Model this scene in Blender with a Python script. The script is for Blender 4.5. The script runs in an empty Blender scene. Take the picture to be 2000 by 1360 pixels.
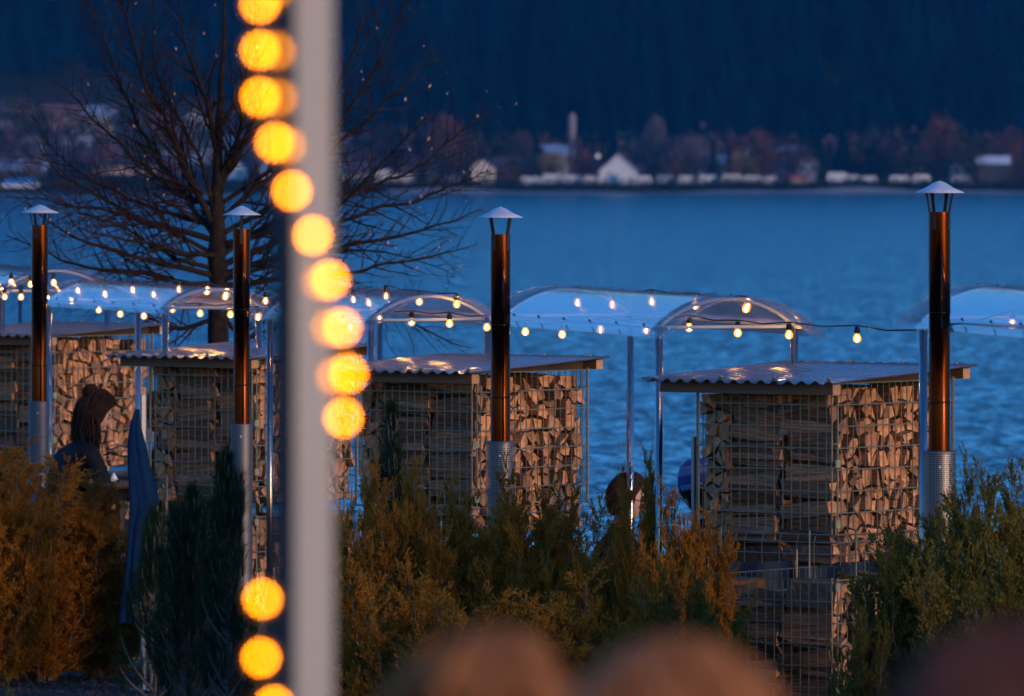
import bpy, bmesh, math, random
import numpy as np
from mathutils import Vector, Matrix

random.seed(7)
NR = np.random.RandomState(11)
SC = bpy.context.scene
COL = SC.collection
R = math.radians

# ------------------------------------------------------------------ camera
F = 14800.0          # focal length in pixels of the 2000 px wide photograph
H = 2.95             # eye height above the patio gravel
HY = 350.0           # picture row of the horizon
cam = bpy.data.cameras.new("camera")
cam.sensor_width = 36.0
cam.lens = 36.0 * F / 2000.0
cam.shift_y = -(680.0 - HY) / 2000.0
cam.clip_start = 0.2
cam.clip_end = 20000
cam.dof.use_dof = True
cam.dof.focus_distance = 36.6
cam.dof.aperture_fstop = 8.0
camo = bpy.data.objects.new("camera", cam)
camo.location = (0, 0, H)
camo.rotation_euler = (math.pi / 2, 0, 0)
COL.objects.link(camo)
SC.camera = camo

# ------------------------------------------------------------------ sky, afterglow, exposure
SUN_AZ, SUN_EL = 134.0, 1.6      # the sun has gone down to the side, a little behind the viewer
w = bpy.data.worlds.new("World")
SC.world = w
w.use_nodes = True
wn = w.node_tree
sky = wn.nodes.new("ShaderNodeTexSky")
sky.sky_type = 'NISHITA'
sky.sun_disc = False
sky.sun_elevation = R(SUN_EL)
sky.sun_rotation = R(SUN_AZ)
sky.air_density = 1.0
sky.dust_density = 0.3
sky.ozone_density = 5.0
tint = wn.nodes.new("ShaderNodeMix")
tint.data_type = 'RGBA'
tint.blend_type = 'MULTIPLY'
tint.inputs[0].default_value = 1.0
wn.links.new(sky.outputs[0], tint.inputs[6])
tint.inputs[7].default_value = (0.74, 0.80, 0.80, 1)
wn.links.new(tint.outputs[2], wn.nodes['Background'].inputs[0])
wn.nodes['Background'].inputs[1].default_value = 0.14

sl = bpy.data.lights.new("sun", 'SUN')
sl.energy = 0.20
sl.angle = R(18)
sl.color = (1.0, 0.65, 0.37)
so = bpy.data.objects.new("sun", sl)
sd = Vector((math.sin(R(SUN_AZ)), math.cos(R(SUN_AZ)), math.tan(R(9))))
so.rotation_euler = sd.to_track_quat('Z', 'Y').to_euler()
so.location = (30, -20, 40)
COL.objects.link(so)

SC.view_settings.view_transform = 'Standard'
SC.view_settings.look = 'None'
SC.view_settings.gamma = 1.0
SC.view_settings.exposure = 3.3
SC.render.engine = 'CYCLES'
SC.cycles.use_denoising = True
SC.cycles.use_adaptive_sampling = True
SC.cycles.adaptive_threshold = 0.03
SC.cycles.adaptive_min_samples = 32
SC.cycles.max_bounces = 6
SC.cycles.diffuse_bounces = 2
SC.cycles.glossy_bounces = 3
SC.cycles.transparent_max_bounces = 24
SC.cycles.sample_clamp_indirect = 4.0
SC.cycles.caustics_reflective = False
SC.cycles.caustics_refractive = False
K = 2.0 ** -3.3       # a radiance of K shows as white


# ------------------------------------------------------------------ helpers
def at(x, y, Y):
    """world point seen at a picture position, at distance Y"""
    return Vector(((x - 1000.0) / F * Y, Y, H - (y - HY) / F * Y))


MATS = {}


def mat(name, col, rough=0.6, metal=0.0, var=0.0, scale=20.0, col2=None, rnd=0.0, spec=0.5, bump=0.0,
        stretch=None, trans=0.0, ior=1.5, detail=4.0):
    if name in MATS:
        return MATS[name]
    m = bpy.data.materials.new(name)
    m.use_nodes = True
    nt = m.node_tree
    p = nt.nodes['Principled BSDF']
    p.inputs['Base Color'].default_value = (*col, 1)
    p.inputs['Roughness'].default_value = rough
    p.inputs['Metallic'].default_value = metal
    p.inputs['Specular IOR Level'].default_value = spec
    p.inputs['IOR'].default_value = ior
    if col2 is not None or bump:
        tc = nt.nodes.new("ShaderNodeTexCoord")
        mp = nt.nodes.new("ShaderNodeMapping")
        if stretch:
            mp.inputs['Scale'].default_value = stretch
        nt.links.new(tc.outputs['Object'], mp.inputs[0])
        no = nt.nodes.new("ShaderNodeTexNoise")
        no.inputs['Scale'].default_value = scale
        no.inputs['Detail'].default_value = detail
        nt.links.new(mp.outputs[0], no.inputs['Vector'])
        if col2 is not None:
            ra = nt.nodes.new("ShaderNodeValToRGB")
            ra.color_ramp.elements[0].position = 0.5 - 0.2
            ra.color_ramp.elements[1].position = 0.5 + 0.2
            ra.color_ramp.elements[0].color = (*col, 1)
            ra.color_ramp.elements[1].color = (*col2, 1)
            nt.links.new(no.outputs['Fac'], ra.inputs[0])
            src = ra.outputs[0]
            if rnd:
                oi = nt.nodes.new("ShaderNodeObjectInfo")
                mr = nt.nodes.new("ShaderNodeMapRange")
                mr.inputs[3].default_value = 1 - rnd
                mr.inputs[4].default_value = 1 + rnd
                nt.links.new(oi.outputs['Random'], mr.inputs[0])
                mu = nt.nodes.new("ShaderNodeMix")
                mu.data_type = 'RGBA'
                mu.blend_type = 'MULTIPLY'
                mu.inputs[0].default_value = 1
                nt.links.new(src, mu.inputs[6])
                nt.links.new(mr.outputs[0], mu.inputs[7])
                src = mu.outputs[2]
            nt.links.new(src, p.inputs['Base Color'])
        if bump:
            b = nt.nodes.new("ShaderNodeBump")
            b.inputs['Strength'].default_value = bump
            b.inputs['Distance'].default_value = 0.01
            nt.links.new(no.outputs['Fac'], b.inputs['Height'])
            nt.links.new(b.outputs[0], p.inputs['Normal'])
    MATS[name] = m
    return m


def emit(name, col, strength):
    if name in MATS:
        return MATS[name]
    m = bpy.data.materials.new(name)
    m.use_nodes = True
    nt = m.node_tree
    nt.nodes.remove(nt.nodes['Principled BSDF'])
    e = nt.nodes.new("ShaderNodeEmission")
    e.inputs[0].default_value = (*col, 1)
    e.inputs[1].default_value = strength
    nt.links.new(e.outputs[0], nt.nodes['Material Output'].inputs[0])
    MATS[name] = m
    return m


def glow_shell(name, col, strength, clear):
    """glass of a lit bulb: mostly clear, faintly glowing with the scattered light of the filament"""
    m = bpy.data.materials.new(name)
    m.use_nodes = True
    nt = m.node_tree
    nt.nodes.remove(nt.nodes['Principled BSDF'])
    e = nt.nodes.new("ShaderNodeEmission")
    e.inputs[0].default_value = (*col, 1)
    e.inputs[1].default_value = strength
    t = nt.nodes.new("ShaderNodeBsdfTransparent")
    mx = nt.nodes.new("ShaderNodeMixShader")
    mx.inputs[0].default_value = clear
    nt.links.new(e.outputs[0], mx.inputs[1])
    nt.links.new(t.outputs[0], mx.inputs[2])
    nt.links.new(mx.outputs[0], nt.nodes['Material Output'].inputs[0])
    return m


class MB:
    """collects pieces of one mesh"""

    def __init__(self):
        self.v, self.f, self.m = [], [], []

    def add(self, vs, fs, mi=0):
        o = len(self.v)
        self.v.extend([tuple(p) for p in vs])
        self.f.extend([tuple(i + o for i in f) for f in fs])
        self.m.extend([mi] * len(fs))

    def box(self, a, b, mi=0, M=None):
        x0, y0, z0 = a
        x1, y1, z1 = b
        vs = [Vector(p) for p in ((x0, y0, z0), (x1, y0, z0), (x1, y1, z0), (x0, y1, z0),
                                  (x0, y0, z1), (x1, y0, z1), (x1, y1, z1), (x0, y1, z1))]
        if M is not None:
            vs = [M @ p for p in vs]
        self.add(vs, [(0, 3, 2, 1), (4, 5, 6, 7), (0, 1, 5, 4), (1, 2, 6, 5), (2, 3, 7, 6), (3, 0, 4, 7)], mi)

    def tube(self, pts, rad, n=6, mi=0, cap=True):
        pts = [Vector(p) for p in pts]
        if not hasattr(rad, '__len__'):
            rad = [rad] * len(pts)
        t = (pts[1] - pts[0]).normalized()
        u = t.orthogonal().normalized()
        rings = []
        for i, p in enumerate(pts):
            if i == 0:
                d = pts[1] - pts[0]
            elif i == len(pts) - 1:
                d = pts[-1] - pts[-2]
            else:
                d = pts[i + 1] - pts[i - 1]
            d.normalize()
            u = (u - d * u.dot(d))
            u = u.normalized() if u.length > 1e-6 else d.orthogonal().normalized()
            b = d.cross(u)
            rings.append([p + (u * math.cos(2 * math.pi * k / n) + b * math.sin(2 * math.pi * k / n)) * rad[i] for k in range(n)])
        vs = [q for r in rings for q in r]
        fs = []
        for i in range(len(pts) - 1):
            for k in range(n):
                k2 = (k + 1) % n
                fs.append((i * n + k, i * n + k2, (i + 1) * n + k2, (i + 1) * n + k))
        if cap:
            fs.append(tuple(range(n))[::-1])
            fs.append(tuple((len(pts) - 1) * n + k for k in range(n)))
        self.add(vs, fs, mi)

    def lathe(self, prof, n=16, c=(0, 0, 0), mi=0, cap=False):
        vs, fs = [], []
        for (r, z) in prof:
            for k in range(n):
                a = 2 * math.pi * k / n
                vs.append((c[0] + r * math.cos(a), c[1] + r * math.sin(a), c[2] + z))
        for i in range(len(prof) - 1):
            for k in range(n):
                k2 = (k + 1) % n
                fs.append((i * n + k, i * n + k2, (i + 1) * n + k2, (i + 1) * n + k))
        if cap:
            fs.append(tuple(range(n))[::-1])
            fs.append(tuple((len(prof) - 1) * n + k for k in range(n)))
        self.add(vs, fs, mi)

    def sphere(self, c, r, n=12, m=8, mi=0, sz=1.0):
        self.lathe([(max(1e-4, r * math.sin(math.pi * i / m)), -r * sz * math.cos(math.pi * i / m)) for i in range(m + 1)], n, c, mi)

    def mesh(self, name, mats, smooth=False):
        me = bpy.data.meshes.new(name)
        me.from_pydata(self.v, [], self.f)
        for q in (mats if isinstance(mats, (list, tuple)) else [mats]):
            me.materials.append(q)
        if any(self.m):
            me.polygons.foreach_set("material_index", self.m)
        if smooth:
            me.polygons.foreach_set("use_smooth", [True] * len(me.polygons))
        me.update()
        return me

    def build(self, name, mats, parent=None, smooth=False, loc=None):
        return link(name, self.mesh(name, mats, smooth), parent, loc)


def link(name, me, parent=None, loc=None):
    o = bpy.data.objects.new(name, me)
    COL.objects.link(o)
    if parent is not None:
        o.parent = parent
    if loc is not None:
        o.location = loc
    return o


def tag(o, label=None, cat=None, group=None, kind=None):
    if label:
        o["label"] = label
    if cat:
        o["category"] = cat
    if group:
        o["group"] = group
    if kind:
        o["kind"] = kind
    return o


def thing(name, loc, label, cat, group=None, rz=0.0):
    o = bpy.data.objects.new(name, None)
    o.empty_display_size = 0.1
    o.location = loc
    o.rotation_euler = (0, 0, rz)
    COL.objects.link(o)
    return tag(o, label, cat, group)


def tri_mesh(name, verts, mats, per=3, midx=None):
    """fast mesh of loose faces, verts shaped (n*per, 3)"""
    verts = np.asarray(verts, dtype=np.float32).reshape(-1, 3)
    n = len(verts) // per
    me = bpy.data.meshes.new(name)
    me.vertices.add(len(verts))
    me.vertices.foreach_set("co", verts.ravel())
    me.loops.add(n * per)
    me.loops.foreach_set("vertex_index", np.arange(n * per, dtype=np.int32))
    me.polygons.add(n)
    me.polygons.foreach_set("loop_start", np.arange(0, n * per, per, dtype=np.int32))
    for q in (mats if isinstance(mats, (list, tuple)) else [mats]):
        me.materials.append(q)
    if midx is not None:
        me.polygons.foreach_set("material_index", np.asarray(midx, dtype=np.int32))
    me.update(calc_edges=True)
    return me


def unit(a):
    return a / np.maximum(np.linalg.norm(a, axis=-1, keepdims=True), 1e-9)


# ------------------------------------------------------------------ materials
M_steel = mat("stainless_steel", (0.33, 0.29, 0.27), 0.2, 1.0, col2=(0.40, 0.36, 0.33), scale=6, stretch=(30, 30, 1))
M_flue = mat("flue_steel", (0.038, 0.016, 0.012), 0.09, 1.0, col2=(0.08, 0.03, 0.019), scale=5, stretch=(40, 40, 0.6))
M_cap = mat("galvanised_cap", (0.58, 0.60, 0.64), 0.45, 0.15, col2=(0.46, 0.48, 0.52), scale=30)
M_black = mat("blackened_strap", (0.03, 0.03, 0.035), 0.45, 0.4)
M_perf = mat("perforated_sheet", (0.15, 0.145, 0.16), 0.55, 0.9)
M_wire = mat("galvanised_wire", (0.17, 0.16, 0.125), 0.5, 0.6, col2=(0.25, 0.225, 0.15), scale=8)
M_brass = mat("zinc_clip", (0.55, 0.47, 0.25), 0.4, 0.8)
M_beam = mat("weathered_timber", (0.13, 0.075, 0.045), 0.8, col2=(0.20, 0.12, 0.075), scale=18, stretch=(1, 0.1, 1))
M_beamend = mat("sawn_timber_end", (0.42, 0.23, 0.12), 0.75, col2=(0.55, 0.32, 0.17), scale=30)
M_roof = mat("corrugated_sheet", (0.105, 0.09, 0.095), 0.2, 0.0, col2=(0.135, 0.115, 0.115), scale=5, spec=0.7)
M_end = mat("split_log_end", (0.33, 0.135, 0.055), 0.85, col2=(0.58, 0.29, 0.14), scale=26, rnd=0.48, bump=0.5, detail=6)
M_side = mat("split_log_side", (0.13, 0.058, 0.028), 0.9, col2=(0.37, 0.19, 0.10), scale=16, stretch=(6, 0.45, 6), rnd=0.45, bump=0.9, detail=6)
M_sidex = mat("split_log_side_across", (0.13, 0.058, 0.028), 0.9, col2=(0.37, 0.19, 0.10), scale=16, stretch=(0.45, 6, 6), rnd=0.45, bump=0.9, detail=6)
M_bark = mat("bark", (0.07, 0.045, 0.03), 0.95, col2=(0.14, 0.09, 0.06), scale=40, bump=1.0, rnd=0.2)
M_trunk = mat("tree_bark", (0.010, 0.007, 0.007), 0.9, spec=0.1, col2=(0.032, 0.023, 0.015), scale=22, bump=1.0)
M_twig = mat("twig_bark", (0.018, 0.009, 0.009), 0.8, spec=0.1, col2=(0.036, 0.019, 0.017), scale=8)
M_gravel = mat("gravel", (0.03, 0.028, 0.028), 0.9, spec=0.05, col2=(0.10, 0.095, 0.09), scale=90, bump=1.0)
M_plastic = mat("black_cable", (0.012, 0.012, 0.012), 0.5)


def wood_sheen(m):
    return m


# ------------------------------------------------------------------ setting: ground, lake, far land
ROW = Vector((0.24, -0.97, 0)).normalized()     # the terrace's row of pavilions runs this way

g = MB()
g.box((-26, -12, -2.2), (26, 53.0, -0.004))
tag(g.build("ground", M_gravel), kind="structure")

# loose pebbles near the visible patch of gravel
pv = []
for _ in range(2600):
    x, y = random.uniform(-4.2, -1.6), random.uniform(41.5, 47.6)
    s = random.uniform(0.008, 0.02)
    c = Vector((x, y, s * 0.3))
    top = c + Vector((random.uniform(-.4, .4) * s, random.uniform(-.4, .4) * s, s * 0.7))
    ring = [c + Vector((s * math.cos(a + random.random() * .5), s * math.sin(a + random.random() * .5), -s * .3)) for a in (0, 1.57, 3.14, 4.71)]
    for k in range(4):
        pv += [ring[k], ring[(k + 1) % 4], top]
tag(link("gravel", tri_mesh("gravel", pv, M_gravel)), "loose grey pebbles lying on the patio", "gravel", kind="stuff")


def water_material():
    m = bpy.data.materials.new("lake_water")
    m.use_nodes = True
    nt = m.node_tree
    p = nt.nodes['Principled BSDF']
    p.inputs['Base Color'].default_value = (0.06, 0.31, 0.40, 1)
    p.inputs['Roughness'].default_value = 0.12
    p.inputs['IOR'].default_value = 1.333
    tc = nt.nodes.new("ShaderNodeTexCoord")
    acc = None
    for sc_, k in (((4.2, 2.6, 1), 0.85), ((2.8, 0.9, 1), 0.07), ((0.5, 0.12, 1), 0.045)):
        mp = nt.nodes.new("ShaderNodeMapping")
        mp.inputs['Scale'].default_value = sc_
        nt.links.new(tc.outputs['Object'], mp.inputs[0])
        no = nt.nodes.new("ShaderNodeTexNoise")
        no.inputs['Scale'].default_value = 1.0
        no.inputs['Detail'].default_value = 3.0
        nt.links.new(mp.outputs[0], no.inputs['Vector'])
        sb = nt.nodes.new("ShaderNodeVectorMath")
        sb.operation = 'SUBTRACT'
        sb.inputs[1].default_value = (0.5, 0.5, 0.5)
        nt.links.new(no.outputs['Color'], sb.inputs[0])
        sk = nt.nodes.new("ShaderNodeVectorMath")
        sk.operation = 'MULTIPLY'
        sk.inputs[1].default_value = (k, k, 0)
        nt.links.new(sb.outputs[0], sk.inputs[0])
        if acc is None:
            acc = sk
        else:
            ad = nt.nodes.new("ShaderNodeVectorMath")
            ad.operation = 'ADD'
            nt.links.new(acc.outputs[0], ad.inputs[0])
            nt.links.new(sk.outputs[0], ad.inputs[1])
            acc = ad
    ad = nt.nodes.new("ShaderNodeVectorMath")
    ad.operation = 'ADD'
    ad.inputs[1].default_value = (0, 0, 1)
    nt.links.new(acc.outputs[0], ad.inputs[0])
    nm = nt.nodes.new("ShaderNodeVectorMath")
    nm.operation = 'NORMALIZE'
    nt.links.new(ad.outputs[0], nm.inputs[0])
    nt.links.new(nm.outputs[0], p.inputs['Normal'])
    return m


LAKE = -1.0
g = MB()
g.add([(-2500, 40, LAKE), (2500, 40, LAKE), (2500, 2140, LAKE), (-2500, 2140, LAKE)], [(0, 1, 2, 3)])
tag(g.build("water", water_material()), kind="structure")


def sm(a, b, x):
    t = min(1.0, max(0.0, (x - a) / (b - a)))
    return t * t * (3 - 2 * t)


def land(x, y):
    d = y - 2088 - 4 * math.sin(x * .05) - 2 * math.sin(x * .17 + 1)
    z = -1.6 + 2.9 * sm(-6, 14, d)
    leftness = 1 - sm(-95, -20, x)
    z += leftness * 0.115 * max(0, d - 22)
    z += (1 - leftness) * 0.012 * max(0, d - 22)
    h = max(0.0, y - 2262 - 30 * leftness + 10 * math.sin(x * .03))
    z += 0.62 * h + 0.0004 * h * h * (1 if h < 400 else 0) + 3 * math.sin(x * .045 + y * .02) * sm(0, 60, h)
    return z


g = MB()
xs = list(np.linspace(-900, 900, 91))
ys = [2070, 2080, 2088, 2094, 2102, 2115, 2135, 2160, 2190, 2225, 2260, 2275, 2300, 2330, 2365, 2400, 2440, 2500, 2580, 2680]
for y in ys:
    for x in xs:
        g.v.append((x, y, land(x, y)))
nx = len(xs)
for j in range(len(ys) - 1):
    for i in range(nx - 1):
        g.f.append((j * nx + i, j * nx + i + 1, (j + 1) * nx + i + 1, (j + 1) * nx + i))
        g.m.append(0)
M_land = mat("far_meadow", (0.010, 0.016, 0.012), 0.95, col2=(0.022, 0.022, 0.018), scale=0.06, spec=0.0)
tag(g.build("hills", M_land, smooth=True), kind="structure")

# the forest that covers the mountainside, one dark mass of firs
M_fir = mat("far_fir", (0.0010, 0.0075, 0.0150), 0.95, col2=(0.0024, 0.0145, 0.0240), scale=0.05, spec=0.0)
M_bare = mat("far_bare_wood", (0.055, 0.036, 0.036), 0.95, col2=(0.08, 0.05, 0.048), scale=0.05, spec=0.0)


def fir_faces(rs, h, r, layers=5, n=7):
    out = []
    for L in range(layers):
        z0 = h * (0.06 + 0.80 * L / layers)
        z1 = min(h, z0 + h * 0.42)
        rr = r * (1 - 0.85 * L / layers)
        a0 = rs.rand() * 6.28
        for k in range(n):
            a, b = a0 + 6.283 * k / n, a0 + 6.283 * (k + 0.75) / n
            q = rr * (0.7 + 0.55 * rs.rand())
            out += [(q * math.cos(a), q * math.sin(a), z0 - 0.05 * h * rs.rand()),
                    (q * math.cos(b), q * math.sin(b), z0 - 0.05 * h * rs.rand()), (0, 0, z1)]
    return np.array(out)


rs = np.random.RandomState(3)
protos = [fir_faces(rs, 1.0, 0.17 + 0.05 * k) for k in range(6)]
fv = []
for _ in range(4600):
    y = 2264 + 250 * rs.rand() ** 1.3
    x = rs.uniform(-330, 330)
    leftness = 1 - sm(-95, -20, x)
    if y < 2292 + 18 * leftness - 20 * rs.rand() and leftness > .3:
        continue
    p = protos[rs.randint(6)]
    h = rs.uniform(11, 24)
    fv.append(p * np.array([h, h, h]) + np.array([x, y, land(x, y) - .5]))
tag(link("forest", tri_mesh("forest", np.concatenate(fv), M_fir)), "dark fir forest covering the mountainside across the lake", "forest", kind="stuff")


# ------------------------------------------------------------------ trees and houses on the far shore
def far_base(px, dY):
    y = 2088 + dY
    x = (px - 1000) / F * y
    return x, y, land(x, y)


def far_fir(px, dY, ytop, label, wid=0.2):
    x, y, z = far_base(px, dY)
    top = H - (ytop - HY) / F * y
    h = top - z
    t = thing("fir_tree", (x, y, z), label, "tree", "trees on the far shore")
    r2 = np.random.RandomState(int(px))
    b = MB()
    b.tube([(0, 0, -0.3), (0, 0, h * 0.6), (0, 0, h * .97)], [0.028 * h, 0.015 * h, 0.003 * h], 6)
    b.build("trunk", M_trunk, t)
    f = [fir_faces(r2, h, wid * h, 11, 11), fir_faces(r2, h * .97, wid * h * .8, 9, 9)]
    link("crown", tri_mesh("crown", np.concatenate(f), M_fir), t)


def far_bare(px, dY, ytop, width_px, m, label, n=900, low=0.12):
    x, y, z = far_base(px, dY)
    top = H - (ytop - HY) / F * y
    h = top - z
    rx = width_px / F * y / 2
    t = thing("bare_tree", (x, y, z), label, "tree", "trees on the far shore")
    r2 = np.random.RandomState(int(px) + 5)
    b = MB()
    b.tube([(0, 0, -0.3), (0.02 * h, 0, h * 0.35), (0, 0, h * .8)], [0.03 * h, 0.02 * h, 0.004 * h], 6)
    for k in range(9):
        a = 6.28 * k / 9
        q = r2.uniform(.45, .8)
        b.tube([(0, 0, h * (.2 + .04 * k)), (rx * .4 * math.cos(a), rx * .4 * math.sin(a), h * (.4 + .04 * k)),
                (rx * q * math.cos(a), rx * q * math.sin(a), h * (.58 + .04 * k))], [0.012 * h, .008 * h, .003 * h], 4)
    b.build("trunk", M_trunk, t)
    # twig sprays through the crown's volume
    c = unit(r2.normal(size=(n, 3))) * (r2.rand(n, 1) ** 0.45)
    lob = 1 + 0.22 * np.sin(3 * np.arctan2(c[:, 1:2], c[:, 0:1]) + px) + 0.2 * np.sin(5 * c[:, 2:3] + px)
    c = c * lob * np.array([rx * 0.9, rx * 0.9, h * (1 - low) / 2]) + np.array([0, 0, h * (low + (1 - low) / 2) * .98])
    d = unit(c - np.array([0, 0, h * .25]) + r2.normal(size=(n, 3)) * h * .12)
    L = h * r2.uniform(0.06, 0.13, (n, 1))
    s = unit(np.cross(d, r2.normal(size=(n, 3)))) * L * .16
    tri = np.stack([c - s, c + s, c + d * L], 1).reshape(-1, 3)
    link("crown", tri_mesh("crown", tri, m), t)


M_bare2 = mat("far_rust_crown", (0.10, 0.042, 0.032), 0.95, col2=(0.14, 0.06, 0.045), scale=0.3, spec=0.0)
M_bare3 = mat("far_golden_crown", (0.24, 0.12, 0.03), 0.95, col2=(0.32, 0.17, 0.045), scale=0.3, spec=0.0)
M_bare4 = mat("far_grey_crown", (0.12, 0.09, 0.10), 0.95, col2=(0.16, 0.12, 0.13), scale=0.3, spec=0.0)
M_bush = mat("far_hedge", (0.018, 0.026, 0.014), 0.95, col2=(0.035, 0.04, 0.02), scale=0.4, spec=0.0)

far_fir(1647, 45, 222, "tall broad dark fir, tallest conifer above the white caravans", 0.19)
far_fir(1605, 40, 288, "small narrow fir right beside the tallest conifer", 0.16)
far_fir(1200, 48, 246, "dark fir standing behind the white gabled chalet roof", 0.20)
far_fir(1393, 44, 266, "slim dark fir, wider of the two between bare trees and golden bush", 0.16)
far_fir(1424, 50, 275, "slim dark fir just beside the golden bush", 0.14)
far_fir(1045, 62, 246, "dark fir above the grey roofs by the brick chimney", 0.2)
far_fir(560, 60, 246, "dark fir behind the village seen past the white post", 0.18)
far_fir(815, 55, 240, "slim dark fir behind the green lakeside garden", 0.14)
far_bare(1760, 52, 246, 115, M_bare, "broad dull purple bare tree beside the tall fir", 1300)
far_bare(1836, 45, 224, 80, M_bare2, "tall rusty round-topped bare tree above the shore", 1200)
far_bare(1700, 60, 262, 70, M_bare, "dim purple bare tree tucked behind the tall fir")
far_bare(1965, 40, 258, 90, M_bare2, "reddish bare tree at the end of the beach")
far_bare(1905, 36, 285, 70, M_bare, "low purple bare tree over the stony beach")
far_bare(1345, 45, 260, 72, M_bare4, "domed mauve bare tree with a pale roof behind", 1100)
far_bare(1281, 52, 232, 40, M_bare4, "pale slender poplar rising above the chalet roof", 900, 0.05)
far_bare(1455, 36, 296, 66, M_bare3, "golden brown leafless bush beside two slim firs")
far_bare(1490, 46, 255, 55, M_bare2, "rusty bare tree behind the golden bush")
far_bare(1540, 55, 282, 60, M_bare, "small dim bare tree behind the caravans' red awning")
far_bare(1075, 40, 292, 70, M_bare3, "golden brown bush below the brick chimney")
far_bare(1010, 55, 262, 80, M_bare, "wide grey bare tree behind the dark-roofed chalet", 1100)
far_bare(900, 60, 246, 80, M_bare, "dusky bare tree above the green lakeside garden", 1100)
far_bare(860, 46, 228, 85, M_bare2, "tall dark red bare tree beside the white post", 1200)
far_bare(760, 60, 240, 90, M_bare, "dusky bare tree above the garden sheds", 1100)
far_bare(1140, 50, 300, 50, M_bare2, "small rusty bush beside the brick chimney's foot")
for i, (px, dY, yt, wd, lab) in enumerate((
        (30, 130, 190, 90, "bare tree above the whitish house at the village edge"),
        (130, 175, 178, 110, "bare tree uphill of the pink-roofed house"),
        (260, 120, 225, 90, "bare tree beside the cream house with one window"),
        (340, 90, 250, 100, "bare tree between the cream barn and the pale villa"),
        (395, 170, 190, 120, "wide bare tree high above the village roofs"),
        (500, 140, 205, 100, "bare tree uphill of the blue-grey roofs"),
        (60, 60, 285, 70, "bare tree over the white boathouse roof"),
        (150, 55, 290, 60, "bare shrub beside the long cream barn"))):
    far_bare(px, dY, yt, wd, M_bare, lab, 1000)

M_wallw = mat("far_white_render", (0.62, 0.60, 0.58), 0.9, col2=(0.55, 0.53, 0.52), scale=0.4)
M_wallc = mat("far_cream_render", (0.58, 0.48, 0.38), 0.9, col2=(0.52, 0.42, 0.33), scale=0.4)
M_wallp = mat("far_pink_render", (0.42, 0.22, 0.22), 0.9, col2=(0.36, 0.18, 0.18), scale=0.4)
M_walld = mat("far_dark_timber", (0.035, 0.028, 0.03), 0.9, col2=(0.05, 0.04, 0.04), scale=0.4)
M_roofd = mat("far_dark_tiles", (0.05, 0.042, 0.05), 0.9, col2=(0.07, 0.055, 0.06), scale=0.5)
M_roofr = mat("far_red_tiles", (0.13, 0.05, 0.045), 0.9, col2=(0.17, 0.07, 0.06), scale=0.5)
M_roofw = mat("far_pale_roof", (0.60, 0.62, 0.66), 0.8, col2=(0.52, 0.54, 0.58), scale=0.5)
M_roofb = mat("far_blue_roof", (0.22, 0.28, 0.36), 0.8, col2=(0.26, 0.32, 0.40), scale=0.5)
M_glass = mat("far_window_glass", (0.02, 0.025, 0.03), 0.15)
M_bluebody = mat("blue_tarpaulin", (0.03, 0.16, 0.42), 0.5)


def house(px, dY, w_px, ybase, yeave, ytop, wall, roof, label, gable='side', wins=3, depth=8.0):
    """gable 'front': ridge runs away from the viewer; 'side': ridge runs across"""
    y = 2088 + dY
    x = (px - 1000) / F * y
    s = y / F
    z0 = H - (ybase - HY) * s
    he = (ybase - yeave) * s
    ht = (ybase - ytop) * s
    hw = w_px * s / 2
    zz = min(z0, land(x, y)) - z0 - 0.5
    t = thing("house", (x, y, z0), label, "house", "houses on the far shore")
    b = MB()
    if gable == 'front':
        prof = [(-hw, zz), (hw, zz), (hw, he), (0, ht - .15), (-hw, he)]
        vs = [(a, 0, c) for a, c in prof] + [(a, depth, c) for a, c in prof]
        b.add(vs, [(0, 1, 2, 3, 4), (9, 8, 7, 6, 5)] + [(i, i + 5, (i + 1) % 5 + 5, (i + 1) % 5) for i in range(5)])
    else:
        prof = [(0, zz), (depth, zz), (depth, he), (depth / 2, ht - .15), (0, he)]
        vs = [(-hw, a, c) for a, c in prof] + [(hw, a, c) for a, c in prof]
        b.add(vs, [(0, 1, 2, 3, 4)[::-1], (9, 8, 7, 6, 5)[::-1]] + [(i, (i + 1) % 5, (i + 1) % 5 + 5, i + 5) for i in range(5)])
    b.build("wall", wall, t)
    b = MB()
    o, th = 0.6, 0.22
    if gable == 'front':
        for sg in (-1, 1):
            sl_ = (ht - he) / hw
            pts = [(0, ht), (sg * (hw + o), he - o * sl_)]
            vs = []
            for yy in (-o, depth + o):
                vs += [(pts[0][0], yy, pts[0][1]), (pts[1][0], yy, pts[1][1]), (pts[1][0], yy, pts[1][1] + th), (pts[0][0], yy, pts[0][1] + th)]
            b.add(vs, [(0, 1, 2, 3), (7, 6, 5, 4), (0, 4, 5, 1), (1, 5, 6, 2), (2, 6, 7, 3), (3, 7, 4, 0)])
    else:
        sl_ = (ht - he) / (depth / 2)
        for sg in (-1, 1):
            ye = depth / 2 + sg * (depth / 2 + o)
            vs = []
            for xx in (-hw - o, hw + o):
                vs += [(xx, depth / 2, ht), (xx, ye, he - o * sl_), (xx, ye, he - o * sl_ + th), (xx, depth / 2, ht + th)]
            b.add(vs, [(0, 1, 2, 3), (7, 6, 5, 4), (0, 4, 5, 1), (1, 5, 6, 2), (2, 6, 7, 3), (3, 7, 4, 0)])
    rf = b.build("roof", roof, t)
    b = MB()
    b.box((hw * .3, depth * .45, ht - .8), (hw * .3 + .7, depth * .45 + .7, ht + .9))
    b.build("chimney", M_walld, rf)
    if wins:
        b = MB()
        b.box((-.5, -.06, -.6), (.5, .02, .6))
        me = b.mesh("window", M_glass)
        for k in range(wins):
            xw = -hw + 2 * hw * (k + .5) / wins
            for zf in ([he * .5] if he < 4 else [he * .3, he * .72]):
                link("window", me, t, (xw, 0, zf))
    return t


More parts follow.
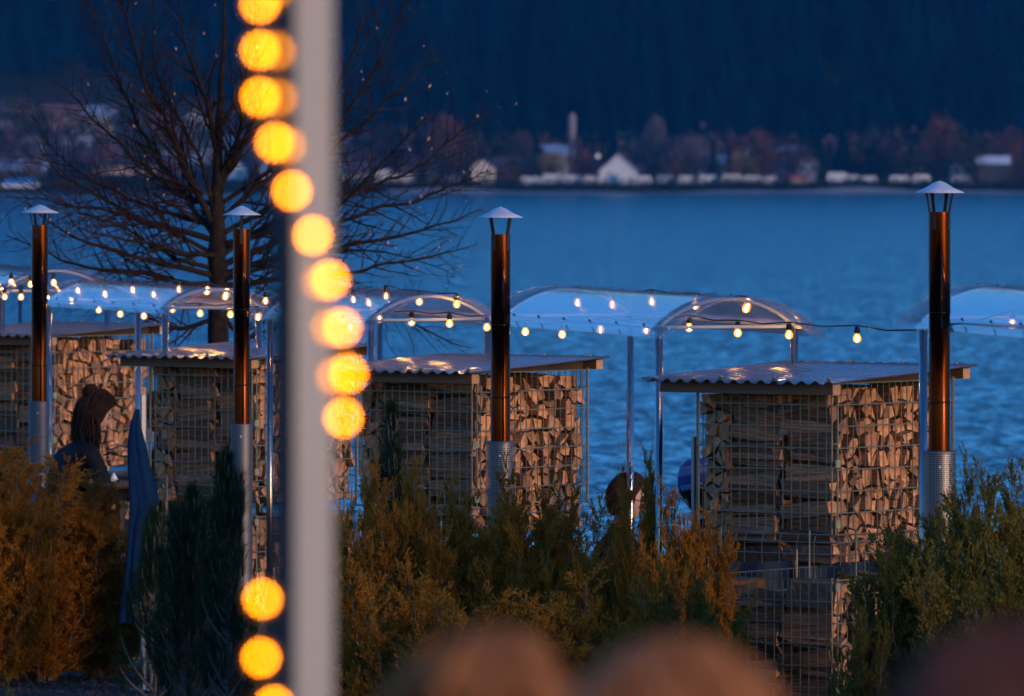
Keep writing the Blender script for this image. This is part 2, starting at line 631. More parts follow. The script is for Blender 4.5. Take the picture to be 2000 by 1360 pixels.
house(1208, 20, 74, 350, 335, 301, M_wallw, M_roofw, "chalet with a broad pale gable facing the lake", 'front', 2, 9)
house(944, 24, 46, 350, 326, 310, M_wallc, M_roofd, "small cream house with dark roof and two window rows", 'front', 2)
house(995, 34, 62, 346, 330, 308, M_walld, M_roofd, "dark timber chalet beside the small cream house", 'side', 2)
house(752, 14, 42, 366, 340, 330, M_wallw, M_roofb, "white lakeside shed next to the white post", 'front', 2, 5)
house(762, 70, 60, 318, 296, 280, M_wallw, M_roofb, "pale house with blue-grey roof above the lakeside shed", 'side', 3)
house(1085, 90, 70, 322, 300, 284, M_wallc, M_roofb, "cream house with pale roof behind the brick chimney", 'side', 3)
house(1325, 90, 120, 335, 305, 296, M_walld, M_roofb, "long low hall with blue-grey roof behind the domed tree", 'side', 5)
house(1525, 95, 70, 335, 305, 288, M_wallw, M_roofb, "dim pale house behind the small bare tree", 'side', 3)
house(1940, 30, 60, 350, 318, 306, M_walld, M_roofw, "dark hut with pale roof edge above the stony beach", 'side', 2, 6)
house(196, 110, 62, 282, 252, 234, M_wallc, M_roofd, "cream house with dark roof uphill of the long barn", 'front', 2)
house(118, 165, 70, 242, 224, 205, M_wallp, M_roofr, "pink walled house with red roof high in the village", 'side', 3)
house(195, 175, 62, 246, 226, 208, M_wallw, M_roofb, "house under a blue-grey roof next to the pink one", 'side', 3)
house(98, 125, 34, 262, 246, 232, M_wallp, M_roofr, "tiny pinkish cottage below the red roof", 'front', 1, 6)
house(245, 50, 118, 352, 322, 302, M_wallc, M_roofd, "long cream barn standing low by the water", 'side', 5, 9)
house(40, 40, 96, 352, 330, 313, M_walld, M_roofw, "dark boathouse with long white roof by the shore", 'side', 2, 9)
house(8, 120, 44, 275, 245, 224, M_wallw, M_roofd, "whitish house at the very edge of the village", 'front', 2)
house(455, 40, 50, 352, 326, 306, M_wallw, M_roofd, "white villa half hidden by the bare tree's trunk", 'front', 2)
house(470, 110, 90, 300, 286, 268, M_wallw, M_roofb, "pale villa with blue-grey roof above the white villa", 'side', 4)
house(360, 60, 70, 340, 315, 296, M_walld, M_roofb, "dark barn between cream barn and white villa", 'side', 2)
house(300, 150, 60, 262, 240, 222, M_wallp, M_roofr, "dusky red house among bare trees on the slope", 'side', 2)
house(540, 30, 60, 360, 334, 318, M_wallw, M_roofb, "white boat shed low behind the string of lights", 'side', 2)
house(690, 28, 54, 360, 338, 318, M_wallc, M_roofd, "cream cottage low behind the white post", 'side', 2)

for (px, dY, wpx, yb, ye, yt, wl, rf, lab, gb, nw) in (
        (835, 60, 56, 330, 308, 292, M_wallw, M_roofd, "white house with dark roof beside the tall dark red tree", 'side', 3),
        (905, 95, 50, 318, 296, 280, M_wallc, M_roofb, "cream house with pale roof above the dusky tree", 'front', 2),
        (1395, 70, 60, 336, 318, 304, M_wallw, M_roofb, "pale cabin between the two slim firs", 'side', 3),
        (1455, 100, 54, 325, 303, 287, M_wallc, M_roofd, "cream house uphill of the golden bush", 'front', 2),
        (1580, 60, 44, 340, 318, 305, M_wallw, M_roofb, "small white cabin beside the narrow fir", 'front', 2),
        (1735, 80, 60, 335, 312, 298, M_walld, M_roofb, "dark barn behind the broad purple tree", 'side', 3),
        (1800, 60, 46, 345, 325, 312, M_wallw, M_roofd, "white cottage behind the rusty round-topped tree", 'side', 2),
        (1880, 55, 48, 345, 322, 308, M_wallc, M_roofd, "cream cottage between the rusty trees", 'front', 2),
        (60, 90, 50, 300, 276, 262, M_wallw, M_roofr, "white house with red roof above the dark boathouse", 'front', 2),
        (150, 85, 54, 305, 284, 268, M_walld, M_roofw, "dark chalet with pale roof above the long cream barn", 'side', 2),
        (250, 100, 50, 290, 268, 252, M_wallw, M_roofd, "white house right beside the cream house uphill", 'side', 3),
        (330, 105, 52, 288, 264, 248, M_wallc, M_roofr, "cream house with red roof below the dusky red one", 'front', 2),
        (410, 80, 56, 312, 290, 274, M_wallw, M_roofb, "white house behind the bare tree's thick limbs", 'side', 3),
        (380, 160, 50, 250, 230, 214, M_wallw, M_roofd, "small white house highest on the village slope", 'front', 2),
        (30, 170, 54, 232, 212, 196, M_wallc, M_roofd, "cream farmhouse high at the village edge", 'side', 3)):
    house(px, dY, wpx, yb, ye, yt, wl, rf, lab, gb, nw)

# caravans of the camp site along the shore
M_van = mat("caravan_white", (0.62, 0.60, 0.58), 0.5)
M_vand = mat("caravan_grey", (0.22, 0.23, 0.26), 0.5)
M_vang = mat("caravan_stripe", (0.12, 0.14, 0.18), 0.4)
M_tyre = mat("caravan_tyre", (0.02, 0.02, 0.02), 0.8)


def caravan(px, w_px, dY, ybase, label, stripe, hgt=2.5):
    y = 2088 + dY
    s = y / F
    x = (px - 1000) * s
    z = H - (ybase - HY) * s
    L = w_px * s
    t = thing("caravan", (x, y, z), label, "caravan", "caravans parked along the far shore")
    b = MB()
    prof = [(-L / 2, .45), (L / 2, .45), (L / 2, 1.4), (L / 2 - .35, hgt - .1), (L / 2 - .7, hgt), (-L / 2 + .5, hgt), (-L / 2 + .2, hgt - .2), (-L / 2, 1.5)]
    n = len(prof)
    b.add([(a, 0, c) for a, c in prof] + [(a, 2.1, c) for a, c in prof],
          [tuple(range(n)), tuple(range(n, 2 * n))[::-1]] + [(i, i + n, (i + 1) % n + n, (i + 1) % n) for i in range(n)])
    b.build("body", M_vand if "dim" in label else M_van, t)
    b = MB()
    b.box((-L / 2 + .05, -.03, .75), (L / 2 - .05, .01, .95))
    b.build("stripe", stripe, t)
    for k in range(2):
        b = MB()
        b.box((-.45, -.04, -.3), (.45, .01, .3))
        b.build("window", M_glass, t, loc=(-L * .25 + L * .5 * k, 0, 1.6))
    b = MB()
    b.lathe([(.32, -.1), (.32, .1)], 10, cap=True)
    wv = b.build("wheel", M_tyre, t, loc=(0, .2, .3))
    wv.rotation_euler = (math.pi / 2, 0, 0)
    b = MB()
    b.tube([(-L / 2, 1, .5), (-L / 2 - .9, 1, .5)], .05, 5)
    b.build("drawbar", M_tyre, t)


M_red = mat("awning_red", (0.4, 0.05, 0.05), 0.7)
vans = [(1036, 40, "stubby white caravan first in the shoreline row by the dark chalet"), (1078, 38, "white caravan below the golden bush"),
        (1118, 36, "white caravan straight below the brick chimney"), (1156, 34, "white caravan under the globe lamp"),
        (1190, 34, "white caravan under the near half of the pale chalet roof"), (1222, 30, "tall bright caravan below the pale chalet's gable"),
        (1256, 34, "white caravan at the end of the pale chalet roof"), (1300, 36, "dim caravan below the slender poplar"),
        (1342, 36, "white caravan below the domed mauve tree"), (1384, 38, "white caravan below the slim dark fir"),
        (1430, 40, "white caravan below the golden bush and firs"), (1470, 34, "white caravan, second before the red awning"),
        (1504, 30, "white caravan just before the red awning"), (1636, 40, "bright white caravan under the tallest fir"),
        (1668, 24, "narrow bright caravan against the tall fir's trunk"), (1698, 30, "bright caravan just past the tall fir"),
        (1757, 38, "bright white caravan on its own below the broad purple bare tree"), (1800, 34, "white caravan beside the steel chimney cap"),
        (1875, 34, "dim caravan beyond the steel chimney cap"), (790, 36, "white caravan in the green lakeside garden"),
        (880, 34, "dim caravan on the green lawn")]
for i, (px, wpx, lab) in enumerate(vans):
    caravan(px, wpx, 16 + (i * 7) % 5, 363 - (i * 5) % 3, lab, (M_vang, M_bluebody, M_vang, M_red)[i % 4], 2.5 + 0.5 * ((i * 3) % 4) / 4 + (0.5 if px in (1222, 1636) else 0))

# red awning with a lit lantern
x, y, z = far_base(1562, 18)
t = thing("camp_awning", (x, y, H - (362 - HY) * y / F), "low red and white striped awning lit at the camp site", "awning")
b = MB()
b.add([(-2.6, 0, 2.0), (2.6, 0, 2.0), (2.6, 2.4, 2.9), (-2.6, 2.4, 2.9), (-2.6, 0, 1.85), (2.6, 0, 1.85), (2.6, 2.4, 2.75), (-2.6, 2.4, 2.75)],
      [(0, 1, 2, 3), (7, 6, 5, 4), (0, 4, 5, 1), (1, 5, 6, 2), (2, 6, 7, 3), (3, 7, 4, 0)])
b.build("canopy", M_red, t)
b = MB()
b.box((-2.6, 2.42, 0.1), (2.6, 2.6, 2.7))
b.build("back_wall", M_van, t)
for sx in (-2.5, 2.5):
    b = MB()
    b.tube([(sx, .05, -.4), (sx, .05, 1.9)], .05, 6)
    b.build("pole", M_van, t)
b = MB()
b.sphere((-1.2, .6, 1.6), .22, 10, 8)
b.build("lantern", emit("far_lantern", (1.0, 0.5, 0.3), 1.6 * K), t)

# leafless woods and gardens between the houses, a mass nobody could count
r2 = np.random.RandomState(77)
wv_, wm_ = [], []
for i in range(520):
    px = r2.uniform(-80, 2080)
    dY = r2.uniform(58, 150) if r2.rand() < .8 else r2.uniform(24, 58)
    x, y, z = far_base(px, dY)
    hh = r2.uniform(4, 10) if r2.rand() < .75 else r2.uniform(10, 16)
    k = 90
    c = unit(r2.normal(size=(k, 3))) * (r2.rand(k, 1) ** .5) * np.array([hh * .42, hh * .42, hh * .5]) + np.array([x, y, z + hh * .52])
    d = unit(r2.normal(size=(k, 3)) + np.array([0, 0, .9])) * hh * .16
    sd2 = unit(np.cross(d, r2.normal(size=(k, 3)))) * hh * .035
    wv_.append(np.stack([c - sd2, c + sd2, c + d], 1).reshape(-1, 3))
    wm_ += [r2.choice([0, 2, 2, 2, 1, 3])] * k
tag(link("shore_woods", tri_mesh("shore_woods", np.concatenate(wv_), [M_bare, M_bare2, M_bush, M_bare4], midx=wm_)), "leafless brown woods and gardens among the far houses", "woods", kind="stuff")

# brick works chimney and globe lamp
x, y, z = far_base(1117, 70)
t = thing("brick_chimney", (x, y, z), "tall thin brick chimney with a pale top", "chimney")
hz = H - (222 - HY) * y / F - z
b = MB()
b.lathe([(1.15, -.5), (.8, hz * .62)], 12, cap=True)
b.build("shaft", mat("far_brick", (0.17, 0.10, 0.09), 0.9), t)
b = MB()
b.lathe([(.8, hz * .62), (.78, hz * .66), (1.1, hz * .68), (1.05, hz * .96), (.7, hz)], 12, cap=True)
b.build("top", mat("far_pale_stone", (0.24, 0.20, 0.18), 0.9), t)
x, y, z = far_base(1168, 17)
t = thing("globe_lamp", (x, y, z), "white globe lamp on a pole by the pale chalet", "street lamp")
hz = H - (305 - HY) * y / F - z
b = MB()
b.tube([(0, 0, -.3), (0, 0, hz - .5)], .07, 6)
b.build("pole", M_tyre, t)
b = MB()
b.sphere((0, 0, hz), .55, 12, 8)
b.build("globe", emit("far_globe", (0.75, 0.82, 1.0), 0.8 * K), t)

# moored boat under its blue cover, hedges along the bank, beach stones
x, y, z = far_base(40, 4)
t = thing("covered_boat", (x, y, H - (366 - HY) * y / F), "boat under a bright blue cover before the dark boathouse", "boat")
b = MB()
L = 80 / F * y
pr = [(-1, 0), (-.9, .9), (.85, .9), (1, 1.1), (.8, 0)]
b.add([(a * L / 2, -.8, c) for a, c in pr] + [(a * L / 2, .8, c) for a, c in pr],
      [(0, 1, 2, 3, 4)[::-1], (5, 6, 7, 8, 9)] + [(i, (i + 1) % 5, (i + 1) % 5 + 5, i + 5) for i in range(5)])
b.build("hull", M_van, t)
b = MB()
b.add([(-L * .46, -.85, .9), (L * .44, -.85, .9), (L * .44, .85, .9), (-L * .46, .85, .9), (-L * .35, 0, 2.3), (L * .3, 0, 2.6)],
      [(0, 1, 5, 4), (2, 3, 4, 5), (1, 2, 5), (3, 0, 4)])
b.build("cover", M_bluebody, t)

r2 = np.random.RandomState(21)
hv = []
for px in np.linspace(-60, 2060, 520):
    dY = r2.uniform(6, 13)
    x, y, z = far_base(px, dY)
    k = 26
    hh = r2.uniform(.4, 2.1) * (1.0 if px < 1560 else .7)
    c = unit(r2.normal(size=(k, 3))) * (r2.rand(k, 1) ** .5) * np.array([1.3, .8, hh]) + np.array([x, y, z + hh * .6])
    d = unit(r2.normal(size=(k, 3)) + np.array([0, 0, .8])) * .55
    s = unit(np.cross(d, r2.normal(size=(k, 3)))) * .3
    hv.append(np.stack([c - s, c + s, c + d], 1).reshape(-1, 3))
tag(link("shore_shrubs", tri_mesh("shore_shrubs", np.concatenate(hv), M_bush)), "dark low shrubs along the far bank", "shrubs", kind="stuff")
g = MB()
for px in np.linspace(780, 2050, 60):
    x, y, z = far_base(px, -3)
    g.add([(x - 3, y + 4, z + 1.1), (x + 3, y + 4, z + 1.1), (x + 3, y - 3, -0.95), (x - 3, y - 3, -0.95)], [(0, 3, 2, 1)])
tag(g.build("beach", mat("beach_stones", (0.20, 0.16, 0.14), 0.95, col2=(0.30, 0.24, 0.21), scale=0.6)), kind="structure")

# ------------------------------------------------------------------ firewood racks
RZ = math.atan2(0.804, 0.595)          # local x runs along the face with the log ends, local y along the other face
RW, RD = 1.0, 0.78                     # rack width (log-end face) and depth


def clip(poly, px_, py_, nx_, ny_):
    out = []
    for i in range(len(poly)):
        a, b = poly[i], poly[(i + 1) % len(poly)]
        da = (a[0] - px_) * nx_ + (a[1] - py_) * ny_
        db = (b[0] - px_) * nx_ + (b[1] - py_) * ny_
        if da <= 0:
            out.append(a)
        if (da < 0 < db) or (db < 0 < da):
            q = da / (da - db)
            out.append((a[0] + (b[0] - a[0]) * q, a[1] + (b[1] - a[1]) * q))
    return out


def area_c(poly):
    A = cx = cy = 0
    for i in range(len(poly)):
        x0, y0 = poly[i]
        x1, y1 = poly[(i + 1) % len(poly)]
        c = x0 * y1 - x1 * y0
        A += c
        cx += (x0 + x1) * c
        cy += (y0 + y1) * c
    A *= .5
    return (abs(A), cx / (6 * A), cy / (6 * A)) if abs(A) > 1e-9 else (0, poly[0][0], poly[0][1])


def pack(x0, x1, z0, z1, d, rnd, split=0.58):
    """split logs seen end-on: uneven cells, many of them cloven into wedges"""
    pts = []
    nxp = max(1, int(round((x1 - x0) / d)))
    nzp = max(1, int(round((z1 - z0) / (d * .92))))
    for j in range(nzp):
        for i in range(nxp):
            pts.append((x0 + (i + .5 + .5 * ((j % 2) - .5) + rnd.uniform(-.34, .34)) * (x1 - x0) / nxp,
                        z0 + (j + .5 + rnd.uniform(-.34, .34)) * (z1 - z0) / nzp))
    cells = []
    for i, (ax, ay) in enumerate(pts):
        poly = [(x0, z0), (x1, z0), (x1, z1), (x0, z1)]
        for j, (bx, by) in enumerate(pts):
            if i != j and abs(ax - bx) < 3 * d and abs(ay - by) < 3 * d:
                poly = clip(poly, (ax + bx) / 2, (ay + by) / 2, bx - ax, by - ay)
                if len(poly) < 3:
                    break
        if len(poly) < 3:
            continue
        A, cx, cy = area_c(poly)
        if A > d * d * .55 and rnd.random() < split:
            a = rnd.uniform(0, math.pi)
            for sg in (1, -1):
                q = clip(poly, cx, cy, sg * math.cos(a), sg * math.sin(a))
                if len(q) >= 3:
                    cells.append(q)
        else:
            cells.append(poly)
    out = []
    for c in cells:
        # drop near-duplicate corners, sometimes a whole corner, then draw the piece in from its neighbours
        q = [c[i] for i in range(len(c)) if math.dist(c[i], c[i - 1]) > d * .22]
        if len(q) > 4 and rnd.random() < .5:
            q.pop(rnd.randrange(len(q)))
        if len(q) < 3:
            continue
        A, cx, cy = area_c(q)
        if A < d * d * .10:
            continue
        k = 1 - rnd.uniform(.06, .19)
        q = [(x + (rnd.uniform(0, .045) if x < x0 + .004 and x0 < .1 else 0), y) for x, y in q]
        out.append(([(cx + (x - cx) * k, cy + (y - cy) * k) for x, y in q], cx, cy))
    return out


def log_mesh(poly, cx, cy, length, rnd, along):
    """one split log; along 'y' for logs that show their ends on the log-end face, 'x' for the cross-laid ones"""
    n = len(poly)
    vs = []
    bend = rnd.uniform(-.008, .008)
    for k, tq in enumerate((0, .5, 1)):
        for (x, z) in poly:
            jx, jz = rnd.uniform(-.004, .004), rnd.uniform(-.004, .004)
            a = (x - cx) + jx + bend * (1 - abs(2 * tq - 1))
            c = (z - cy) + jz + bend * .6 * (1 - abs(2 * tq - 1))
            l = length * tq + (rnd.uniform(-.006, .006) if k != 1 else 0)
            vs.append((a, l, c) if along == 'y' else (l, -a, c))
    fs = [tuple(range(n)), tuple(range(2 * n, 3 * n))[::-1]]
    mi = [0, 0]
    barky = rnd.random() < .3
    bk = rnd.randrange(n)
    for r in range(2):
        for i in range(n):
            j = (i + 1) % n
            fs.append((r * n + i, (r + 1) * n + i, (r + 1) * n + j, r * n + j))
            mi.append(2 if barky and i == bk else 1)
    me = bpy.data.meshes.new("log")
    me.from_pydata(vs, [], fs)
    for q in (M_end, M_side if along == 'y' else M_sidex, M_bark):
        me.materials.append(q)
    me.polygons.foreach_set("material_index", mi)
    me.update()
    return me


def firewood(name, base, z0, z1, label, seed, d=0.078):
    t = thing("firewood_stack", base, label, "firewood", "firewood stacks in the wire racks", RZ)
    rnd = random.Random(seed)

    def put(cells, along, off, length):
        for poly, cx, cy in cells:
            me = log_mesh(poly, cx, cy, length, rnd, along)
            e = rnd.uniform(-.018, .045)
            if along == 'y':
                o = link("log", me, t, (cx, off + e, cy))
            else:
                o = link("log", me, t, (off + e, cx, cy))
            o.rotation_euler = (rnd.gauss(0, .06), rnd.uniform(-.18, .18), rnd.uniform(-.03, .03)) if along == 'y' else (rnd.uniform(-.14, .14), rnd.uniform(-.03, .03), rnd.uniform(-.03, .03))
    top = z1 - 0.02
    c = pack(.025, RW - .025, z0, top, d, rnd)
    c = [q for q in c if not (q[2] > top - .06 and rnd.random() < .15)]
    put(c, 'y', .025, .28)
    c = pack(.025, .28, z0, top - rnd.uniform(0, .06), d * .86, rnd, .4)
    put(c, 'y', .335, .28)
    c = [(p_, cx, cy) for p_, cx, cy in pack(.625, RD - .006, z0, top - rnd.uniform(0.0, .05), d * .95, rnd)]
    # cross-laid logs: the cell plane is (local y, z)
    c = [([(-(x - cx) + cx, z) for x, z in p_], cx, cy) for p_, cx, cy in c]
    put(c, 'x', .03, .30)
    return t


def wire_cage(base, z0, z1, label, upper):
    t = thing("wire_cage", base, label, "wire cage", "galvanised wire cages holding firewood", RZ)
    r = .0026

    def panel(fn, w, name):
        b = MB()
        nV = int(round(w / .05))
        for i in range(1, nV):
            s = w * i / nV
            b.tube([fn(s, z0 + (0 if not upper else .02)), fn(s, z1)], r, 4, cap=False)
        nH = int(round((z1 - z0) / .1))
        for j in range(nH + 1):
            z = z1 - (z1 - z0) * j / nH
            b.tube([fn(0, z, 1), fn(w, z, 1)], r * 1.5, 4, cap=False)
        o = b.build(name, M_wire, t)
        tag(o, kind="stuff")
    panel(lambda s, z, k=0: (s, -.004 * k, z), RW, "end_grid")
    panel(lambda s, z, k=0: (-.004 * k, s, z), RD, "side_grid")
    panel(lambda s, z, k=0: (s, RD + .004 * k, z), RW, "back_grid")
    panel(lambda s, z, k=0: (RW + .004 * k, s, z), RD, "far_side_grid")
    for (cx, cy) in ((0, 0), (RW, 0), (0, RD), (RW, RD)):
        b = MB()
        sx, sy = (1 if cx == 0 else -1), (1 if cy == 0 else -1)
        b.tube([(cx + .012 * sx, cy - .006 * sy, z0), (cx + .012 * sx, cy - .006 * sy, z1 + .012)], .0045, 6)
        b.tube([(cx - .006 * sx, cy + .014 * sy, z0), (cx - .006 * sx, cy + .014 * sy, z1 + .012)], .0045, 6)
        b.build("corner_post", M_wire, t)
    for zc in (z1 - .03, (z0 + z1) / 2 - .02, z0 + .05):
        b = MB()
        b.box((-.012, -.016, zc - .018), (.022, -.010, zc + .018))
        b.tube([(.004, -.018, zc), (.004, -.008, zc)], .005, 6)
        b.build("corner_clip", M_brass, t)
    if upper:
        # pallet base of the cage: a double wire skirt and hairpin feet
        b = MB()
        for zz, off in ((z0, .012), (z0 - .035, .03), (z0 - .09, .03)):
            b.tube([(-off, -off, zz), (RW + off, -off, zz)], .0036, 5)
            b.tube([(-off, -off, zz), (-off, RD + off, zz)], .0036, 5)
        for i in range(0, 14):
            s = RW * i / 13
            b.tube([(s, -.012, z0), (s, -.03, z0 - .035), (s, -.03, z0 - .14)], .0024, 4, cap=False)
        for i in range(0, 9):
            s = RD * i / 8
            b.tube([(-.012, s, z0), (-.03, s, z0 - .035), (-.03, s, z0 - .14)], .0024, 4, cap=False)
        tag(b.build("base_grid", M_wire, t), kind="stuff")
        for (fx, fy, dx, dy) in ((-.035, .12, 0, .07), (-.035, .62, 0, .07), (.12, -.035, .07, 0), (.8, -.035, .07, 0)):
            b = MB()
            b.tube([(fx, fy, z0 + .02), (fx, fy, z0 - .2), (fx + dx, fy + dy, z0 - .2), (fx + dx, fy + dy, z0 - .07)], .005, 6)
            b.build("hairpin_foot", M_wire, t)
    else:
        for (cx, cy) in ((0.01, 0.01), (RW - .01, 0.01), (0.01, RD - .01), (RW - .01, RD - .01)):
            b = MB()
            b.tube([(cx, cy, 0), (cx, cy, z0)], .012, 6)
            b.build("foot", M_wire, t)
    return t


def rack_roof(base, ztop, label):
    t = thing("rack_roof", (base[0], base[1], ztop), label, "roof", "small corrugated roofs over the firewood", RZ)
    x0, x1, y0, y1 = -.17, RW + .06, -.10, RD + .20
    rise = .058
    pitch, amp = .076, .009
    ny_ = int((y1 - y0) / pitch * 8)
    b = MB()
    th = .003
    def zf(x, y):
        return .075 + rise * (x - x0) / (x1 - x0) + amp * math.sin(2 * math.pi * (y - y0) / pitch)
    nxx = 6
    for lay in (0, 1):
        for i in range(nxx + 1):
            x = x0 + (x1 - x0) * i / nxx
            for j in range(ny_ + 1):
                y = y0 + (y1 - y0) * j / ny_
                b.v.append((x, y, zf(x, y) - th * lay))
    W = ny_ + 1
    off = W * (nxx + 1)
    for i in range(nxx):
        for j in range(ny_):
            q = (i * W + j, (i + 1) * W + j, (i + 1) * W + j + 1, i * W + j + 1)
            b.f.append(q)
            b.f.append(tuple(k + off for k in q[::-1]))
            b.m += [0, 0]
    for j in range(ny_):
        for i, fl in ((0, 1), (nxx, 0)):
            q = (i * W + j, i * W + j + 1, i * W + j + 1 + off, i * W + j + off)
            b.f.append(q if not fl else q[::-1])
            b.m.append(0)
    b.build("corrugated_sheet", M_roof, t, smooth=True)
    for (xa, zt) in ((-.085, .064), (RW + .012, .118)):
        b = MB()
        b.box((xa, -.045, zt - .048), (xa + .06, RD + .15, zt))
        b.m = [0, 0, 1, 0, 0, 0]
        b.build("beam", [M_beam, M_beamend], t)
    b = MB()  # dark wedge put in for the shade in the gap under the sheet
    b.add([(-.02, .02, .066), (RW - .02, .02, .066), (RW - .02, .02, .112), (-.02, .02, .070),
           (-.02, .05, .066), (RW - .02, .05, .066), (RW - .02, .05, .112), (-.02, .05, .070)],
          [(0, 1, 2, 3), (7, 6, 5, 4), (0, 4, 5, 1), (1, 5, 6, 2), (2, 6, 7, 3), (3, 7, 4, 0)])
    b.build("gap_shade_wedge", mat("gap_shade", (0.03, 0.018, 0.013), .8, col2=(0.05, .03, .02), scale=20), t)
    for k in range(3):
        for xs_ in (-.06, RW + .01):
            yy = y0 + pitch * (1.25 + 4 * k)
            b = MB()
            b.lathe([(.010, 0), (.010, .004), (.006, .005), (.005, .010)], 8, cap=True)
            b.build("screw", M_wire, t, loc=(xs_, yy, zf(xs_, yy)))
    return t


RACKS = [
    # picture x of the near corner, distance, top height, words that tell the rack
    (103, 47.8, 1.955, "behind the seated woman in the dark jacket"),
    (497, 43.6, 1.915, "beside the hanging blue cloth"),
    (927, 39.2, 1.945, "beside the woman with glasses"),
    (1631, 35.0, 2.005, "beside the grey steel post"),
]
for i, (px, Y, zt, lab) in enumerate(RACKS):
    X = (px - 1000) / F * Y
    zu0 = zt - .70
    wire_cage((X, Y, 0), zu0, zt, "upper wire cage of the firewood rack " + lab, True)
    firewood("firewood", (X, Y, 0), zu0 - .135, zt - .005, "split logs in the upper cage " + lab, 100 + i)
    zl1 = zt - .91
    wire_cage((X, Y, 0), .10, zl1, "lower wire cage of the firewood rack " + lab, False)
    firewood("firewood", (X, Y, 0), .11, zl1 - .0, "split logs in the lower cage " + lab, 200 + i, .082)
    # logs lying in the skirt of the upper cage
    rack_roof((X, Y), zt - .068, "corrugated roof on timber beams over the firewood rack " + lab)


# ------------------------------------------------------------------ stove flues
def perforated():
    m = bpy.data.materials.new("perforated_guard")
    m.use_nodes = True
    nt = m.node_tree
    p = nt.nodes['Principled BSDF']
    p.inputs['Base Color'].default_value = (0.24, 0.23, 0.25, 1)
    p.inputs['Metallic'].default_value = 1
    p.inputs['Roughness'].default_value = .45
    tc = nt.nodes.new("ShaderNodeTexCoord")
    mp = nt.nodes.new("ShaderNodeMapping")
    mp.inputs['Scale'].default_value = (62, 110, 1)
    nt.links.new(tc.outputs['UV'], mp.inputs[0])
    vo = nt.nodes.new("ShaderNodeTexVoronoi")
    vo.inputs['Scale'].default_value = 1
    vo.inputs['Randomness'].default_value = 0
    nt.links.new(mp.outputs[0], vo.inputs['Vector'])
    lt = nt.nodes.new("ShaderNodeMath")
    lt.operation = 'LESS_THAN'
    lt.inputs[1].default_value = .32
    nt.links.new(vo.outputs['Distance'], lt.inputs[0])
    tr = nt.nodes.new("ShaderNodeBsdfTransparent")
    mx = nt.nodes.new("ShaderNodeMixShader")
    nt.links.new(lt.outputs[0], mx.inputs[0])
    nt.links.new(p.outputs[0], mx.inputs[1])
    nt.links.new(tr.outputs[0], mx.inputs[2])
    nt.links.new(mx.outputs[0], nt.nodes['Material Output'].inputs[0])
    return m


M_guard = perforated()


